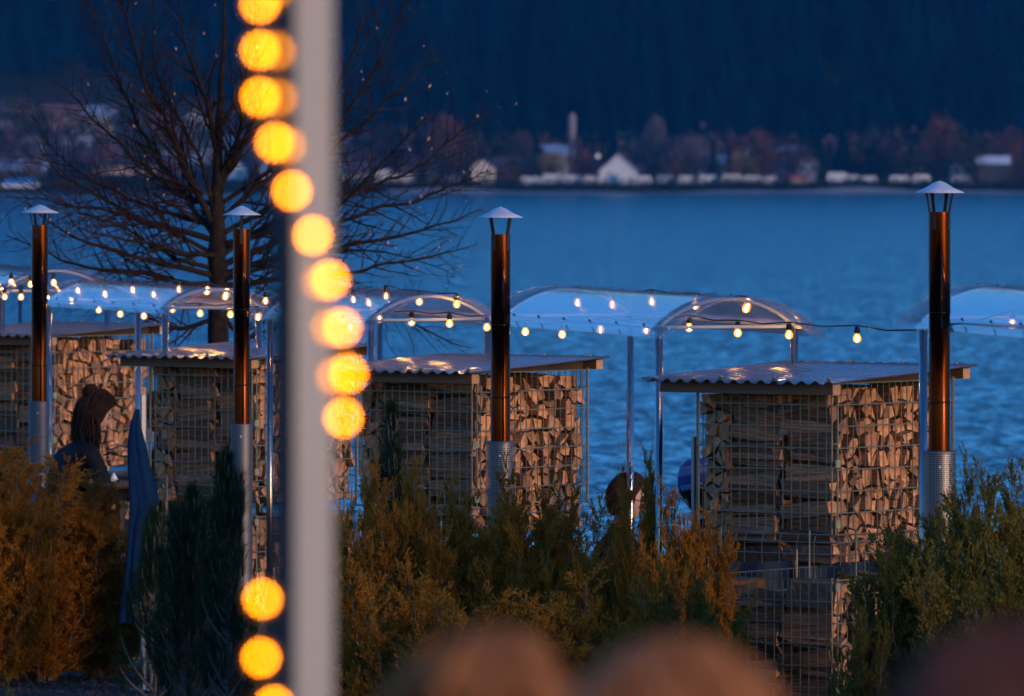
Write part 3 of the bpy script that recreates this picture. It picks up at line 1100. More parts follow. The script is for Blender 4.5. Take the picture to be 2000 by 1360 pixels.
def flue(px, Y, w_px, ycap, ypipe, yguard, wguard, rot, label, guard_perf, lean=0.0):
    s = Y / F
    X = (px - 1000) * s
    r = w_px * s / 2
    zp = H - (ypipe - HY) * s
    zc = H - (ycap - HY) * s
    zg = H - (yguard - HY) * s
    t = thing("stove_flue", (X, Y, 0), label, "flue pipe", "steel stove flues with rain caps", rot)
    t.rotation_euler = (0, lean, rot)
    b = MB()
    zz = [0.5, zg - .1, zg + .2, zg + .215, zp - .46, zp - .45, zp]
    rr = [r, r, r, r * .985, r * .985, r * 1.015, r * 1.015]
    b.lathe(list(zip(rr, zz)), 40)
    b.lathe([(r * .93, zp), (r * .93, zp - .3)], 32)
    b.lathe([(r * 1.015, zp), (r * .93, zp)], 40)
    b.build("pipe", M_flue, t, smooth=True)
    for zz_ in (zg + .22, zp - .455):
        b = MB()
        b.lathe([(r * 1.0, zz_ - .004), (r * 1.03, zz_ - .002), (r * 1.03, zz_ + .002), (r * 1.0, zz_ + .004)], 40)
        b.build("pipe_seam", M_flue, t, smooth=True)
    # rain cap on flared straps
    cr = r * 2.28
    ch = (zc - zp)
    zb = zp + ch * .62
    cp = MB()
    prof = [(.001, zc), (cr * .25, zc - (zc - zb) * .18), (cr * .6, zb + (zc - zb) * .36), (cr, zb), (cr * .99, zb - .003), (cr * .6, zb + (zc - zb) * .33), (.002, zc - .006)]
    cp.lathe(prof, 36)
    cp.build("rain_cap", M_cap, t, smooth=True)
    for k in range(4):
        a = math.pi / 4 + k * math.pi / 2
        ca, sa = math.cos(a), math.sin(a)
        b = MB()
        wv = r * .17
        for q0, q1 in (((r * .95, zp - .08), (r * .97, zp)), ((r * .97, zp), (cr * .62, zb + (zc - zb) * .30))):
            vs = []
            for (rr_, z_) in (q0, q1):
                for off, sgn in ((0, -1), (0, 1), (.004, 1), (.004, -1)):
                    vs.append(((rr_ + off) * ca - sgn * wv * sa, (rr_ + off) * sa + sgn * wv * ca, z_))
            b.add(vs, [(0, 1, 5, 4), (1, 2, 6, 5), (2, 3, 7, 6), (3, 0, 4, 7), (0, 3, 2, 1), (4, 5, 6, 7)])
        b.build("strap", M_black, t)
    # heat guard round the lower pipe
    gr = wguard * s / 2
    me = bpy.data.meshes.new("heat_guard")
    n = 40
    vs, fs, uv = [], [], []
    for j, z_ in enumerate((.55, zg)):
        for k in range(n + 1):
            a = 2 * math.pi * k / n
            vs.append((gr * math.cos(a), gr * math.sin(a), z_))
    for k in range(n):
        fs.append((k, k + 1, n + 2 + k, n + 1 + k))
    me.from_pydata(vs, [], fs)
    ul = me.uv_layers.new(name="UVMap")
    for p_ in me.polygons:
        for li in p_.loop_indices:
            v = me.vertices[me.loops[li].vertex_index]
            vi = v.index % (n + 1)
            ul.data[li].uv = (vi / n, v.co.z)
    me.polygons.foreach_set("use_smooth", [True] * n)
    me.materials.append(M_guard if guard_perf else M_perf)
    gd = link("heat_guard", me, t)
    b = MB()
    b.tube([(gr * math.cos(-1.6 - rot), gr * math.sin(-1.6 - rot), zg - .07), ((gr + .008) * math.cos(-1.6 - rot), (gr + .008) * math.sin(-1.6 - rot), zg - .07)], .006, 8)
    b.build("rivet", M_cap, gd)
    b = MB()
    b.lathe([(gr + .002, zg - .012), (gr + .004, zg), (gr - .002, zg + .001)], 40)
    b.build("rim", M_perf, gd, smooth=True)
    # stove body below
    b = MB()
    b.lathe([(.16, 0.0), (.16, .05), (.19, .06), (.19, .46), (.17, .5), (r, .52)], 24, cap=True)
    b.build("stove_body", M_black, t, smooth=True)


flue(73, 46.2, 32, 400, 440, 784, 40, 0.35, "leaning steel flue beside the seated woman in the dark jacket", False, 0.006)
flue(472, 43.0, 32.5, 402, 448, 828, 42, math.pi / 4 + .02, "steel flue beside the dark pine next to the hanging blue cloth", False)
flue(977.5, 38.0, 38.5, 404, 458, 862, 53, .05, "steel flue in front of the log ends near the woman with glasses", True)
flue(1835, 34.2, 42.5, 353, 414, 881, 64, .22, "thickest steel flue, its cap touching the far shoreline", True)


# ------------------------------------------------------------------ clear barrel-vault table canopies
def plexi():
    m = bpy.data.materials.new("clear_acrylic")
    m.use_nodes = True
    nt = m.node_tree
    nt.nodes.remove(nt.nodes['Principled BSDF'])
    tr = nt.nodes.new("ShaderNodeBsdfTransparent")
    tr.inputs[0].default_value = (0.93, 0.93, 0.95, 1)
    gl = nt.nodes.new("ShaderNodeBsdfGlossy")
    gl.inputs['Roughness'].default_value = .10
    gl.inputs[0].default_value = (1.0, .82, .82, 1)
    df = nt.nodes.new("ShaderNodeBsdfDiffuse")
    df.inputs[0].default_value = (.85, .85, .85, 1)
    # surface reflection grows towards grazing, the same for both faces of the thin sheet
    lw = nt.nodes.new("ShaderNodeLayerWeight")
    lw.inputs[0].default_value = .5
    pw = nt.nodes.new("ShaderNodeMath")
    pw.operation = 'POWER'
    pw.inputs[1].default_value = 3.2
    nt.links.new(lw.outputs['Facing'], pw.inputs[0])
    fr = nt.nodes.new("ShaderNodeMath")
    fr.operation = 'MULTIPLY_ADD'
    fr.inputs[1].default_value = .55
    fr.inputs[2].default_value = .045
    nt.links.new(pw.outputs[0], fr.inputs[0])
    # film of fine dew on the sheet
    tc = nt.nodes.new("ShaderNodeTexCoord")
    no = nt.nodes.new("ShaderNodeTexNoise")
    no.inputs['Scale'].default_value = 5
    no.inputs['Detail'].default_value = 6
    nt.links.new(tc.outputs['Object'], no.inputs['Vector'])
    mr = nt.nodes.new("ShaderNodeMapRange")
    mr.inputs[1].default_value = .3
    mr.inputs[2].default_value = .7
    mr.inputs[3].default_value = .06
    mr.inputs[4].default_value = .13
    nt.links.new(no.outputs['Fac'], mr.inputs[0])
    m1 = nt.nodes.new("ShaderNodeMixShader")
    nt.links.new(mr.outputs[0], m1.inputs[0])
    nt.links.new(tr.outputs[0], m1.inputs[1])
    nt.links.new(df.outputs[0], m1.inputs[2])
    m2 = nt.nodes.new("ShaderNodeMixShader")
    nt.links.new(fr.outputs[0], m2.inputs[0])
    nt.links.new(m1.outputs[0], m2.inputs[1])
    nt.links.new(gl.outputs[0], m2.inputs[2])
    nt.links.new(m2.outputs[0], nt.nodes['Material Output'].inputs[0])
    return m


M_plexi = plexi()
M_arch = mat("white_frame", (0.58, 0.58, 0.60), .5, .0)
M_debris = mat("leaf_litter", (.05, .035, .03), .9)


def canopy(A, B, gx, rail, label, over=(.38, .38), post_r=.0195):
    """A, B: the near-side posts at the two ends (x, y); gx: reach across to the lake-side posts"""
    A, B, G = Vector((*A, 0)), Vector((*B, 0)), Vector((*gx, 0))
    ax = (B - A).normalized()
    hw = G.length / 2
    gdir = G.normalized()
    t = thing("table_canopy", (A.x, A.y, 0), label, "canopy", "clear vaulted canopies over the tables")
    rise = .36 * hw
    Rr = (hw * hw + rise * rise) / (2 * rise)

    def arc(P, s):
        return P + gdir * (s + hw) + Vector((0, 0, rail + rise - (Rr - math.sqrt(Rr * Rr - s * s)))) - A
    # sheet
    b = MB()
    ns, nl = 26, 8
    S = hw * 1.17
    P0, P1 = A - ax * over[0], B + ax * over[1]
    th = .004
    for lay in (0, 1):
        for i in range(nl + 1):
            for j in range(ns + 1):
                s = -S + 2 * S * j / ns
                b.v.append(tuple(arc(P0.lerp(P1, i / nl), s) + Vector((0, 0, .016 - th * lay))))
    Wd = ns + 1
    off = Wd * (nl + 1)
    for i in range(nl):
        for j in range(ns):
            q = (i * Wd + j, (i + 1) * Wd + j, (i + 1) * Wd + j + 1, i * Wd + j + 1)
            b.f.append(q)
            b.m.append(0)
            b.f.append(tuple(k + off for k in q[::-1]))
            b.m.append(0)
    rim = []
    for i in range(nl):
        rim += [(i * Wd, (i + 1) * Wd), (i * Wd + ns, (i + 1) * Wd + ns)]
    for j in range(ns):
        rim += [(j, j + 1), (nl * Wd + j, nl * Wd + j + 1)]
    for (a, c) in rim:
        b.f.append((a, c, c + off, a + off))
        b.m.append(0)
    sh = b.build("acrylic_sheet", M_plexi, t, smooth=True)
    # arches, rails, ties
    for P in (A, B):
        b = MB()
        b.tube([arc(P, -hw + 2 * hw * k / 20) for k in range(21)], .009, 6)
        b.build("arch", M_arch, t, smooth=True)
        b = MB()
        b.tube([arc(P, -hw), arc(P, hw)], .009, 6)
        b.build("tie_bar", M_arch, t, smooth=True)
    for s in (-hw, hw):
        b = MB()
        b.tube([arc(P0.lerp(P1, .05), s), arc(P0.lerp(P1, .95), s)], .010, 6)
        b.build("rail", M_arch, t, smooth=True)
        for k in range(6):
            b = MB()
            c = arc(A.lerp(B, .08 + .84 * k / 5), s * 1.03) + Vector((0, 0, .02))
            b.sphere(c, .006, 8, 5)
            b.build("bolt", M_black, t)
    for P in (A, B):
        for q in (0, 1):
            b = MB()
            f = P + G * q - A
            b.tube([f, f + Vector((0, 0, rail))], post_r, 16)
            b.build("post", M_steel, t, smooth=True)
    # litter caught on the crown of the sheet
    r3 = np.random.RandomState(int(abs(A.x) * 100) + 3)
    lv = []
    for _ in range(170):
        c = arc(P0.lerp(P1, r3.rand()), r3.normal() * .03) + Vector((0, 0, .019))
        e = r3.uniform(.004, .011)
        a = r3.rand() * 6.28
        lv += [c + Vector((e * math.cos(a), e * math.sin(a), 0)), c + Vector((-e * math.sin(a), e * math.cos(a), e * .3)), c + Vector((0, 0, e * .7))]
    tag(link("litter", tri_mesh("litter", lv, M_debris), t), kind="stuff")


def P2(px, Y):
    return ((px - 1000) / F * Y, Y)


GX = (.655, .33)
canopy((-4.0, 51.2), P2(3, 48.4), (.66, .25), 2.235, "clear vaulted canopy cut off at the edge, beyond the leaning flue")
canopy(P2(96, 47.0), P2(322, 44.1), (.54, .22), 2.20, "clear vaulted canopy over the seated woman in the dark jacket")
canopy(P2(527, 43.1), P2(724, 40.2), (.62, .32), 2.20, "clear vaulted canopy partly behind the white post, before the tree's low branches")
canopy(P2(985, 39.1), P2(1287, 35.95), GX, 2.245, "clear vaulted canopy over the woman with glasses, water showing through")
canopy(P2(1803, 34.85), P2(2150, 31.6), GX, 2.31, "clear vaulted canopy next to the thickest flue")

# ------------------------------------------------------------------ festoon lights
M_fil = emit("filament", (1.0, 0.48, 0.11), 560 * K)
M_bulb = glow_shell("bulb_glass", (1.0, 0.36, 0.045), 3.0 * K, 0.45)


def festoon(pts, cable, label, br=.0195):
    """pts: bulb centres in the world; cable: extra world points"""
    t = thing("string_light", pts[0], label, "string lights", "festoon lights under the canopies")
    o = Vector(pts[0])
    b = MB()
    path = []
    allp = sorted([Vector(p) + Vector((0, 0, .062)) for p in pts] + [Vector(c) for c in cable], key=lambda q: q.x)
    for a, c in zip(allp[:-1], allp[1:]):
        path.append(a - o)
        path.append((a + c) / 2 - o - Vector((0, 0, .012)))
    path.append(allp[-1] - o)
    b.tube(path, .004, 5)
    b.build("cable", M_plastic, t, smooth=True)
    g1 = MB()
    g1.lathe([(.001, -br), (br * .5, -br * .87), (br * .87, -br * .5), (br, 0), (br * .87, br * .5), (br * .6, br * .95), (br * .52, br * 1.3)], 14)
    glass = g1.mesh("bulb", M_bulb, True)
    g2 = MB()
    g2.lathe([(.001, -br * .6), (br * .2, -br * .45), (br * .24, 0), (br * .2, br * .45), (.001, br * .7)], 10)
    fil = g2.mesh("filament", M_fil, True)
    g3 = MB()
    g3.lathe([(.012, br * 1.2), (.0145, br * 1.35), (.0145, br * 2.3), (.009, br * 2.9)], 10, cap=True)
    sock = g3.mesh("socket", M_plastic, True)
    for p in pts:
        bo = link("bulb", glass, t, Vector(p) - o)
        link("filament", fil, bo)
        link("socket", sock, bo)
    return t


def ydist(px):
    xs_ = [-60, 100, 337, 450, 504, 741, 951, 1026, 1344, 1541, 1674, 1850, 2040]
    ys_ = [48.9, 47.3, 45.0, 44.3, 43.6, 41.0, 39.6, 39.1, 36.75, 36.15, 35.2, 34.3, 33.0]
    return float(np.interp(px, xs_, ys_))


def bl(lst):
    return [at(x, y, ydist(x)) for x, y in lst]


festoon(bl([(-20, 578), (9, 580), (41, 581), (94, 584)]), [at(-60, 560, 48.9)], "festoon of warm bulbs beyond the leaning flue")
festoon(bl([(140, 589), (193, 606), (235, 614), (281, 618), (337, 605), (391, 613), (450, 615), (504, 620)]), [at(110, 572, 47.2)],
        "festoon of warm bulbs above the seated woman in the dark jacket")
festoon(bl([(560, 622), (622, 632), (685, 639), (741, 624), (804, 630), (878, 633), (951, 640)]), [at(520, 606, 43.4)],
        "festoon of warm bulbs under the canopy partly behind the white post")
festoon(bl([(1026, 649), (1098, 654), (1173, 645), (1262, 646), (1346, 641), (1441, 651), (1541, 655), (1674, 662)]), [at(985, 622, 39.2), at(1788, 645, 34.8)],
        "festoon of warm bulbs above the woman with glasses")
festoon(bl([(1977, 634), (2060, 640)]), [at(1822, 640, 34.5)], "festoon of warm bulbs beside the thickest flue")
# added bulb rows standing in for festoon reflections in the canopy sheets
OFF = Vector((.42, .22, .02))


def reflection_row(lst, label):
    festoon([at(x, y, ydist(x) + .35) for x, y in lst], [], label)


reflection_row([(-5, 556), (22, 552), (60, 556), (105, 553)], "short row of bulbs added as festoon reflections beyond the leaning flue")
reflection_row([(152, 568), (205, 575), (259, 567), (300, 576), (349, 566), (404, 570), (440, 580)], "bulbs added as festoon reflections above the seated woman in the dark jacket")
reflection_row([(519, 589), (560, 584), (690, 586), (720, 592), (754, 579), (819, 590), (892, 595)], "bulbs added as festoon reflections under the canopy partly behind the white post")
reflection_row([(1128, 592), (1196, 596), (1273, 590), (1358, 598), (1457, 604)], "bulbs added as festoon reflections above the woman with glasses")

# ------------------------------------------------------------------ bare tree at the water's edge
def bare_tree():
    Y0 = 50.6
    base = at(427, 350, Y0)
    t = thing("bare_tree", (base.x, Y0, 0), "bare spreading tree with fine twigs at the water's edge", "tree")
    O = Vector((base.x, Y0, 0))
    rnd = random.Random(5)
    s = Y0 / F

    def P(x, y, d=0.0):
        return Vector(((x - 427) * s, d, H - (y - HY) * s))
    limbs = [
        [(425, 470), (380, 410), (330, 330), (270, 230), (215, 110), (165, 0), (150, -60)],
        [(422, 450), (360, 330), (320, 240), (265, 120), (235, 0), (215, -80)],
        [(420, 420), (395, 330), (350, 240), (310, 150), (310, 0), (300, -80)],
        [(425, 300), (400, 200), (370, 100), (355, -40)],
        [(428, 380), (460, 300), (500, 220), (560, 120), (600, -20)],
        [(430, 430), (520, 350), (600, 300), (680, 220), (740, 120), (790, 10), (805, -30)],
        [(430, 460), (560, 380), (680, 260), (780, 170), (865, 98)],
        [(430, 500), (560, 420), (700, 370), (820, 330), (900, 250), (958, 206)],
        [(430, 520), (560, 470), (680, 430), (800, 395), (900, 350), (960, 340)],
        [(430, 540), (560, 500), (700, 470), (850, 440), (950, 400)],
        [(430, 560), (560, 540), (700, 530), (850, 500), (945, 482)],
        [(430, 580), (500, 590), (700, 590), (800, 620), (930, 680)],
        [(425, 440), (330, 420), (210, 370), (100, 300), (20, 190)],
        [(420, 470), (290, 430), (200, 380), (110, 330), (60, 260)],
        [(425, 500), (300, 440), (180, 400), (60, 390), (-10, 385)],
        [(425, 540), (280, 500), (150, 450), (50, 390)],
        [(425, 560), (300, 540), (150, 510), (-5, 450)],
        [(425, 580), (300, 575), (150, 560), (30, 530)],
        [(428, 620), (340, 640), (250, 600), (120, 600)],
        [(430, 610), (480, 660), (560, 640), (640, 660)],
        [(428, 350), (470, 260), (480, 150), (500, 40), (510, -60)],
        [(428, 250), (470, 180), (540, 60), (570, -40)],
        [(426, 400), (350, 380), (250, 300), (150, 200), (90, 150)],
        [(430, 500), (380, 490), (260, 470), (120, 430)],
        [(432, 480), (540, 450), (660, 400), (760, 300), (850, 220)],
        [(430, 400), (560, 300), (650, 180), (700, 60), (720, -30)],
        [(428, 550), (520, 520), (640, 490), (780, 500), (900, 540)],
        [(424, 530), (340, 500), (240, 440), (130, 395), (40, 330)],
    ]
    trunk = MB()
    tr = [(427, 1190), (430, 900), (428, 700), (427, 600), (424, 480), (424, 380), (428, 250), (436, 100), (442, -80)]
    trad = [.12, .085, .073, .07, .062, .044, .027, .016, .006]
    tp = [P(x, y, rnd.uniform(-.02, .02)) for x, y in tr]
    # resample with knobbly wander
    pts, rad = [], []
    for i in range(len(tp) - 1):
        for k in range(5):
            q = k / 5
            pts.append(tp[i].lerp(tp[i + 1], q) + Vector((rnd.uniform(-.006, .006), rnd.uniform(-.006, .006), 0)))
            rad.append((trad[i] * (1 - q) + trad[i + 1] * q) * rnd.uniform(.95, 1.07))
    trunk.tube(pts, rad, 12)
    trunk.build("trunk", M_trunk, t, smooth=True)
    twigs = MB()
    tips = []

    def grow(start, dirn, length, r0, level):
        n = max(3, int(length / .06))
        p = start.copy()
        d = dirn.normalized()
        pl, rl = [p.copy()], [r0]
        for i in range(n):
            d = (d + Vector((rnd.gauss(0, .14), rnd.gauss(0, .14), rnd.gauss(0.035, .12)))).normalized()
            p = p + d * (length / n)
            pl.append(p.copy())
            rl.append(max(.0011, r0 * (1 - .85 * (i + 1) / n)))
        twigs.tube(pl, rl, 3 if level > 1 else 4, cap=False)
        tips.append((pl[-1], d))
        if level >= 3:
            return
        side = 1
        for i in range(1, n):
            if rnd.random() < (.72 if level == 1 else .5):
                dd = (pl[i + 1] - pl[i]).normalized()
                perp = dd.cross(Vector((rnd.gauss(0, .5), 1, rnd.gauss(0, .5)))).normalized() * side
                side = -side
                ang = rnd.uniform(.45, .95)
                nd = dd * math.cos(ang) + (perp + Vector((0, rnd.uniform(-.6, .6), 0))).normalized() * math.sin(ang)
                grow(pl[i], nd, (length * (1 - i / n * .6)) * rnd.uniform(.28, .55), rl[i] * .62, level + 1)

    br = MB()
    for li, L in enumerate(limbs):
        dmax = rnd.uniform(-.9, .9)
        cp = [P(x, y, dmax * (i / (len(L) - 1)) ** 1.2) for i, (x, y) in enumerate(L)]
        r0 = rnd.uniform(.015, .027)
        pts, rad = [], []
        tot = len(cp) - 1
        wob = Vector((0, 0, 0))
        for i in range(tot):
            a = cp[max(0, i - 1)]
            b_, c_, d_ = cp[i], cp[i + 1], cp[min(tot, i + 2)]
            for k in range(6):
                q = k / 6
                # catmull-rom
                v = .5 * ((2 * b_) + (c_ - a) * q + (2 * a - 5 * b_ + 4 * c_ - d_) * q * q + (-a + 3 * b_ - 3 * c_ + d_) * q ** 3)
                wob = wob * .8 + Vector((rnd.gauss(0, .008), rnd.gauss(0, .008), rnd.gauss(0, .008)))
                pts.append(v + wob * min(1, (i + q)))
                rad.append(max(.002, r0 * (1 - .9 * (i + q) / tot) ** 1.1))
        br.tube(pts, rad, 6)
        n = len(pts)
        side = 1
        for i in range(3, n - 1):
            for rep in range(2):
                if rnd.random() < .8:
                    dd = (pts[i + 1] - pts[i]).normalized()
                    perp = dd.cross(Vector((rnd.gauss(0, .4), 1, rnd.gauss(0, .4)))).normalized() * side
                    side = -side
                    ang = rnd.uniform(.4, .9)
                    nd = dd * math.cos(ang) + (perp + Vector((0, rnd.uniform(-.7, .7), .1))).normalized() * math.sin(ang)
                    grow(pts[i], nd, rnd.uniform(.2, .62) * (1.1 - .5 * i / n), rad[i] * .5 + .0012, 1 if rnd.random() < .6 else 2)
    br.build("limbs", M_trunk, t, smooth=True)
    tag(twigs.build("twigs", M_twig, t), kind="stuff")
    # withered keys still hanging on the twigs
    lv = []
    rnd.shuffle(tips)
    for p, d in tips[:240]:
        c = p - Vector((0, 0, .01))
        L_ = rnd.uniform(.015, .038)
        w_ = L_ * .3
        a = rnd.uniform(0, 6.28)
        sx = Vector((math.cos(a) * w_, math.sin(a) * w_, 0))
        dn = Vector((rnd.gauss(0, .3), rnd.gauss(0, .3), -1)).normalized() * L_
        lv += [c, c + dn * .55 + sx, c + dn, c, c + dn, c + dn * .55 - sx]
    tag(link("withered_leaves", tri_mesh("withered_leaves", lv, mat("withered_leaf", (.30, .16, .12), .8, col2=(.42, .30, .24), scale=3)), t), kind="stuff")


bare_tree()


# ------------------------------------------------------------------ shrubs
def leaf_mat(name, c1, c2, c3, sc_=3.0):
    m = bpy.data.materials.new(name)
    m.use_nodes = True
    nt = m.node_tree
    p = nt.nodes['Principled BSDF']
    p.inputs['Roughness'].default_value = .65
    p.inputs['Specular IOR Level'].default_value = .25
    tc = nt.nodes.new("ShaderNodeTexCoord")
    no = nt.nodes.new("ShaderNodeTexNoise")
    no.inputs['Scale'].default_value = sc_
    no.inputs['Detail'].default_value = 8
    no.inputs['Roughness'].default_value = .7
    nt.links.new(tc.outputs['Object'], no.inputs['Vector'])
    ra = nt.nodes.new("ShaderNodeValToRGB")
    ra.color_ramp.elements[0].position = .34
    ra.color_ramp.elements[0].color = (*c1, 1)
    ra.color_ramp.elements[1].position = .66
    ra.color_ramp.elements[1].color = (*c3, 1)
    e = ra.color_ramp.elements.new(.5)
    e.color = (*c2, 1)
    nt.links.new(no.outputs['Fac'], ra.inputs[0])
    nt.links.new(ra.outputs[0], p.inputs['Base Color'])
    tl = nt.nodes.new("ShaderNodeBsdfTranslucent")
    nt.links.new(ra.outputs[0], tl.inputs[0])
    mx = nt.nodes.new("ShaderNodeMixShader")
    mx.inputs[0].default_value = .3
    nt.links.new(p.outputs[0], mx.inputs[1])
    nt.links.new(tl.outputs[0], mx.inputs[2])
    nt.links.new(mx.outputs[0], nt.nodes['Material Output'].inputs[0])
    return m


M_rust = leaf_mat("rusty_conifer_leaf", (.17, .085, .008), (.40, .150, .010), (.53, .20, .012))
M_olive = leaf_mat("olive_conifer_leaf", (.06, .07, .010), (.13, .105, .012), (.23, .14, .014))
M_pine = leaf_mat("pine_needle", (.009, .026, .010), (.016, .042, .014), (.028, .062, .020))
M_stem = mat("shrub_stem", (.11, .075, .06), .8, col2=(.17, .13, .11), scale=12)


def shrub_mesh(seed, height, radius, nstem, npl=17):
    """upright conifer shrub: fanning stems, plume-like shoots, every shoot set with short scale leaves"""
    rs_ = np.random.RandomState(seed)
    stems = MB()
    S, D, Ln = [], [], []       # sprig starts, directions, lengths
    for i in range(nstem):
        a = 6.283 * i / nstem * 2.4 + rs_.rand()
        out = radius * (rs_.rand() ** .6)
        hh = height * (.45 + .55 * rs_.rand() ** 1.25) * (1 - .25 * (out / radius) ** 2)
        b0 = np.array([.06 * math.cos(a), .06 * math.sin(a), 0])
        top = np.array([out * math.cos(a), out * math.sin(a), hh])
        mid = np.array([out * .75 * math.cos(a), out * .75 * math.sin(a), hh * .45]) + rs_.normal(size=3) * .03
        tt = np.linspace(0, 1, 14)[:, None]
        path = b0 * (1 - tt) ** 2 + 2 * mid * tt * (1 - tt) + top * tt ** 2
        path[1:-1] += rs_.normal(size=(12, 3)) * .008
        stems.tube([Vector(p) for p in path], list(np.linspace(.011, .0025, 14)), 5, cap=False)
        for j in range(1, 14):
            d0 = unit(path[min(j + 1, 13)] - path[j - 1])
            for _ in range(5 if j < 12 else 6):
                side = unit(rs_.normal(size=3) * np.array([1, 1, .4]))
                d1 = unit(d0 * .6 + side * rs_.uniform(.5, 1.2) + np.array([0, 0, .35]))
                L1 = rs_.uniform(.09, .26) * (1.1 - .45 * j / 13)
                p0 = path[j] + (path[j] - path[j - 1]) * rs_.uniform(-1, 0)
                nn = npl
                q = rs_.rand(nn, 1) ** .8
                pos = p0 + d1 * L1 * q + rs_.normal(size=(nn, 3)) * .006
                dd = unit(d1 * .75 + unit(rs_.normal(size=(nn, 3))) * .75 + np.array([0, 0, .38]))
                S.append(pos)
                D.append(dd)
                Ln.append(rs_.uniform(.018, .045, (nn, 1)))
    S, D, Ln = np.concatenate(S), np.concatenate(D), np.concatenate(Ln)
    # leaves on the sprigs
    k = 9
    n = len(S)
    q = np.tile(np.linspace(0.08, 1, k), n)[:, None]
    S2, D2, L2 = np.repeat(S, k, 0), np.repeat(D, k, 0), np.repeat(Ln, k, 0)
    c = S2 + D2 * L2 * q
    side = unit(np.cross(D2, rs_.normal(size=c.shape)))
    ld = unit(D2 * .9 + side * .8)
    wv = unit(np.cross(ld, rs_.normal(size=c.shape)))
    ll = rs_.uniform(.008, .015, (len(c), 1))
    tri = np.stack([c - wv * ll * .30, c + wv * ll * .30, c + ld * ll], 1).reshape(-1, 3)
    return stems, tri


shrubA = shrub_mesh(1, 1.5, .52, 46)
shrubB = shrub_mesh(2, 1.5, .42, 38)
SH = {}
for nm, (st, tri) in (("a", shrubA), ("b", shrubB)):
    SH[nm, "leaf"] = tri_mesh("foliage", tri, M_rust)
    SH[nm, "stem"] = st.mesh("stems", M_stem, True)


def shrub(px, Y, ytop, width_px, kind, colr, rz, label):
    s = Y / F
    h = H - (ytop - HY) * s
    t = thing("conifer_shrub", ((px - 1000) * s, Y, 0), label, "shrub", "conifer shrubs before the firewood racks", rz)
    rad = {"a": .52, "b": .42}[kind]
    k = 1.3 * width_px * s / 2 / rad
    t.scale = (k, k, h / 1.5)
    fo = link("foliage", SH[kind, "leaf"], t)
    if colr == "olive":
        fo.material_slots[0].link = 'OBJECT'
        fo.material_slots[0].material = M_olive
    tag(fo, kind="stuff")
    link("stems", SH[kind, "stem"], t)


shrub(75, 44.6, 838, 330, "a", "rust", 0.4, "bushy rust-brown shrub before the seated woman's back")
shrub(195, 44.9, 885, 200, "b", "rust", 1.9, "rust-brown shrub leaning over the gravel before the bar table")
shrub(-15, 44.2, 860, 200, "b", "rust", 3.1, "rust-brown shrub cut off by the picture's edge, below the leaning flue")
shrub(735, 37.2, 855, 190, "a", "rust", 2.2, "brown shrub directly beside the white post")
shrub(800, 36.8, 862, 190, "b", "rust", .9, "rust shrub with pointed plumes before the dark pine's tip")
shrub(880, 37.0, 905, 210, "a", "rust", 4.0, "rust-brown shrub low before the stacked log sides")
shrub(985, 36.6, 842, 190, "b", "rust", 5.2, "rust shrub whose plume rises before the perforated flue guard")
shrub(1095, 36.7, 905, 200, "a", "rust", 1.2, "rust shrub before the log ends near the woman with glasses")
shrub(1180, 36.2, 968, 170, "b", "rust", 2.8, "rust shrub hiding the shoulders of the woman with glasses")
shrub(1252, 36.0, 842, 130, "a", "rust", 3.7, "thin-topped rust shrub before the two slim steel posts")
shrub(1345, 35.0, 880, 150, "b", "rust", .2, "rust shrub before the person in the blue cap")
shrub(1340, 34.2, 1075, 200, "a", "olive", 4.6, "low olive shrub leaning against the lower cage")
shrub(1060, 34.5, 1060, 300, "b", "rust", 3.3, "low rust-brown shrub under the taller ones")
shrub(800, 34.8, 1060, 300, "a", "rust", 5.6, "low rust-brown shrub beside the foot of the white post")
shrub(1880, 33.2, 850, 250, "a", "olive", 2.5, "olive shrub before the thickest flue")
shrub(1985, 32.6, 835, 220, "b", "olive", 1.0, "tall olive shrub at the picture's edge against the water")
shrub(1765, 33.0, 925, 220, "b", "olive", 4.1, "olive shrub before the corner of the stacked cages")
shrub(1930, 31.6, 1020, 330, "a", "olive", 5.0, "broad low olive shrub below the thickest flue")
shrub(1690, 32.6, 1165, 120, "a", "olive", .7, "small olive sprig before the lower cage")
shrub(22, 27.0, 1275, 90, "b", "olive", 2.0, "blurred olive sprig in the lower corner")


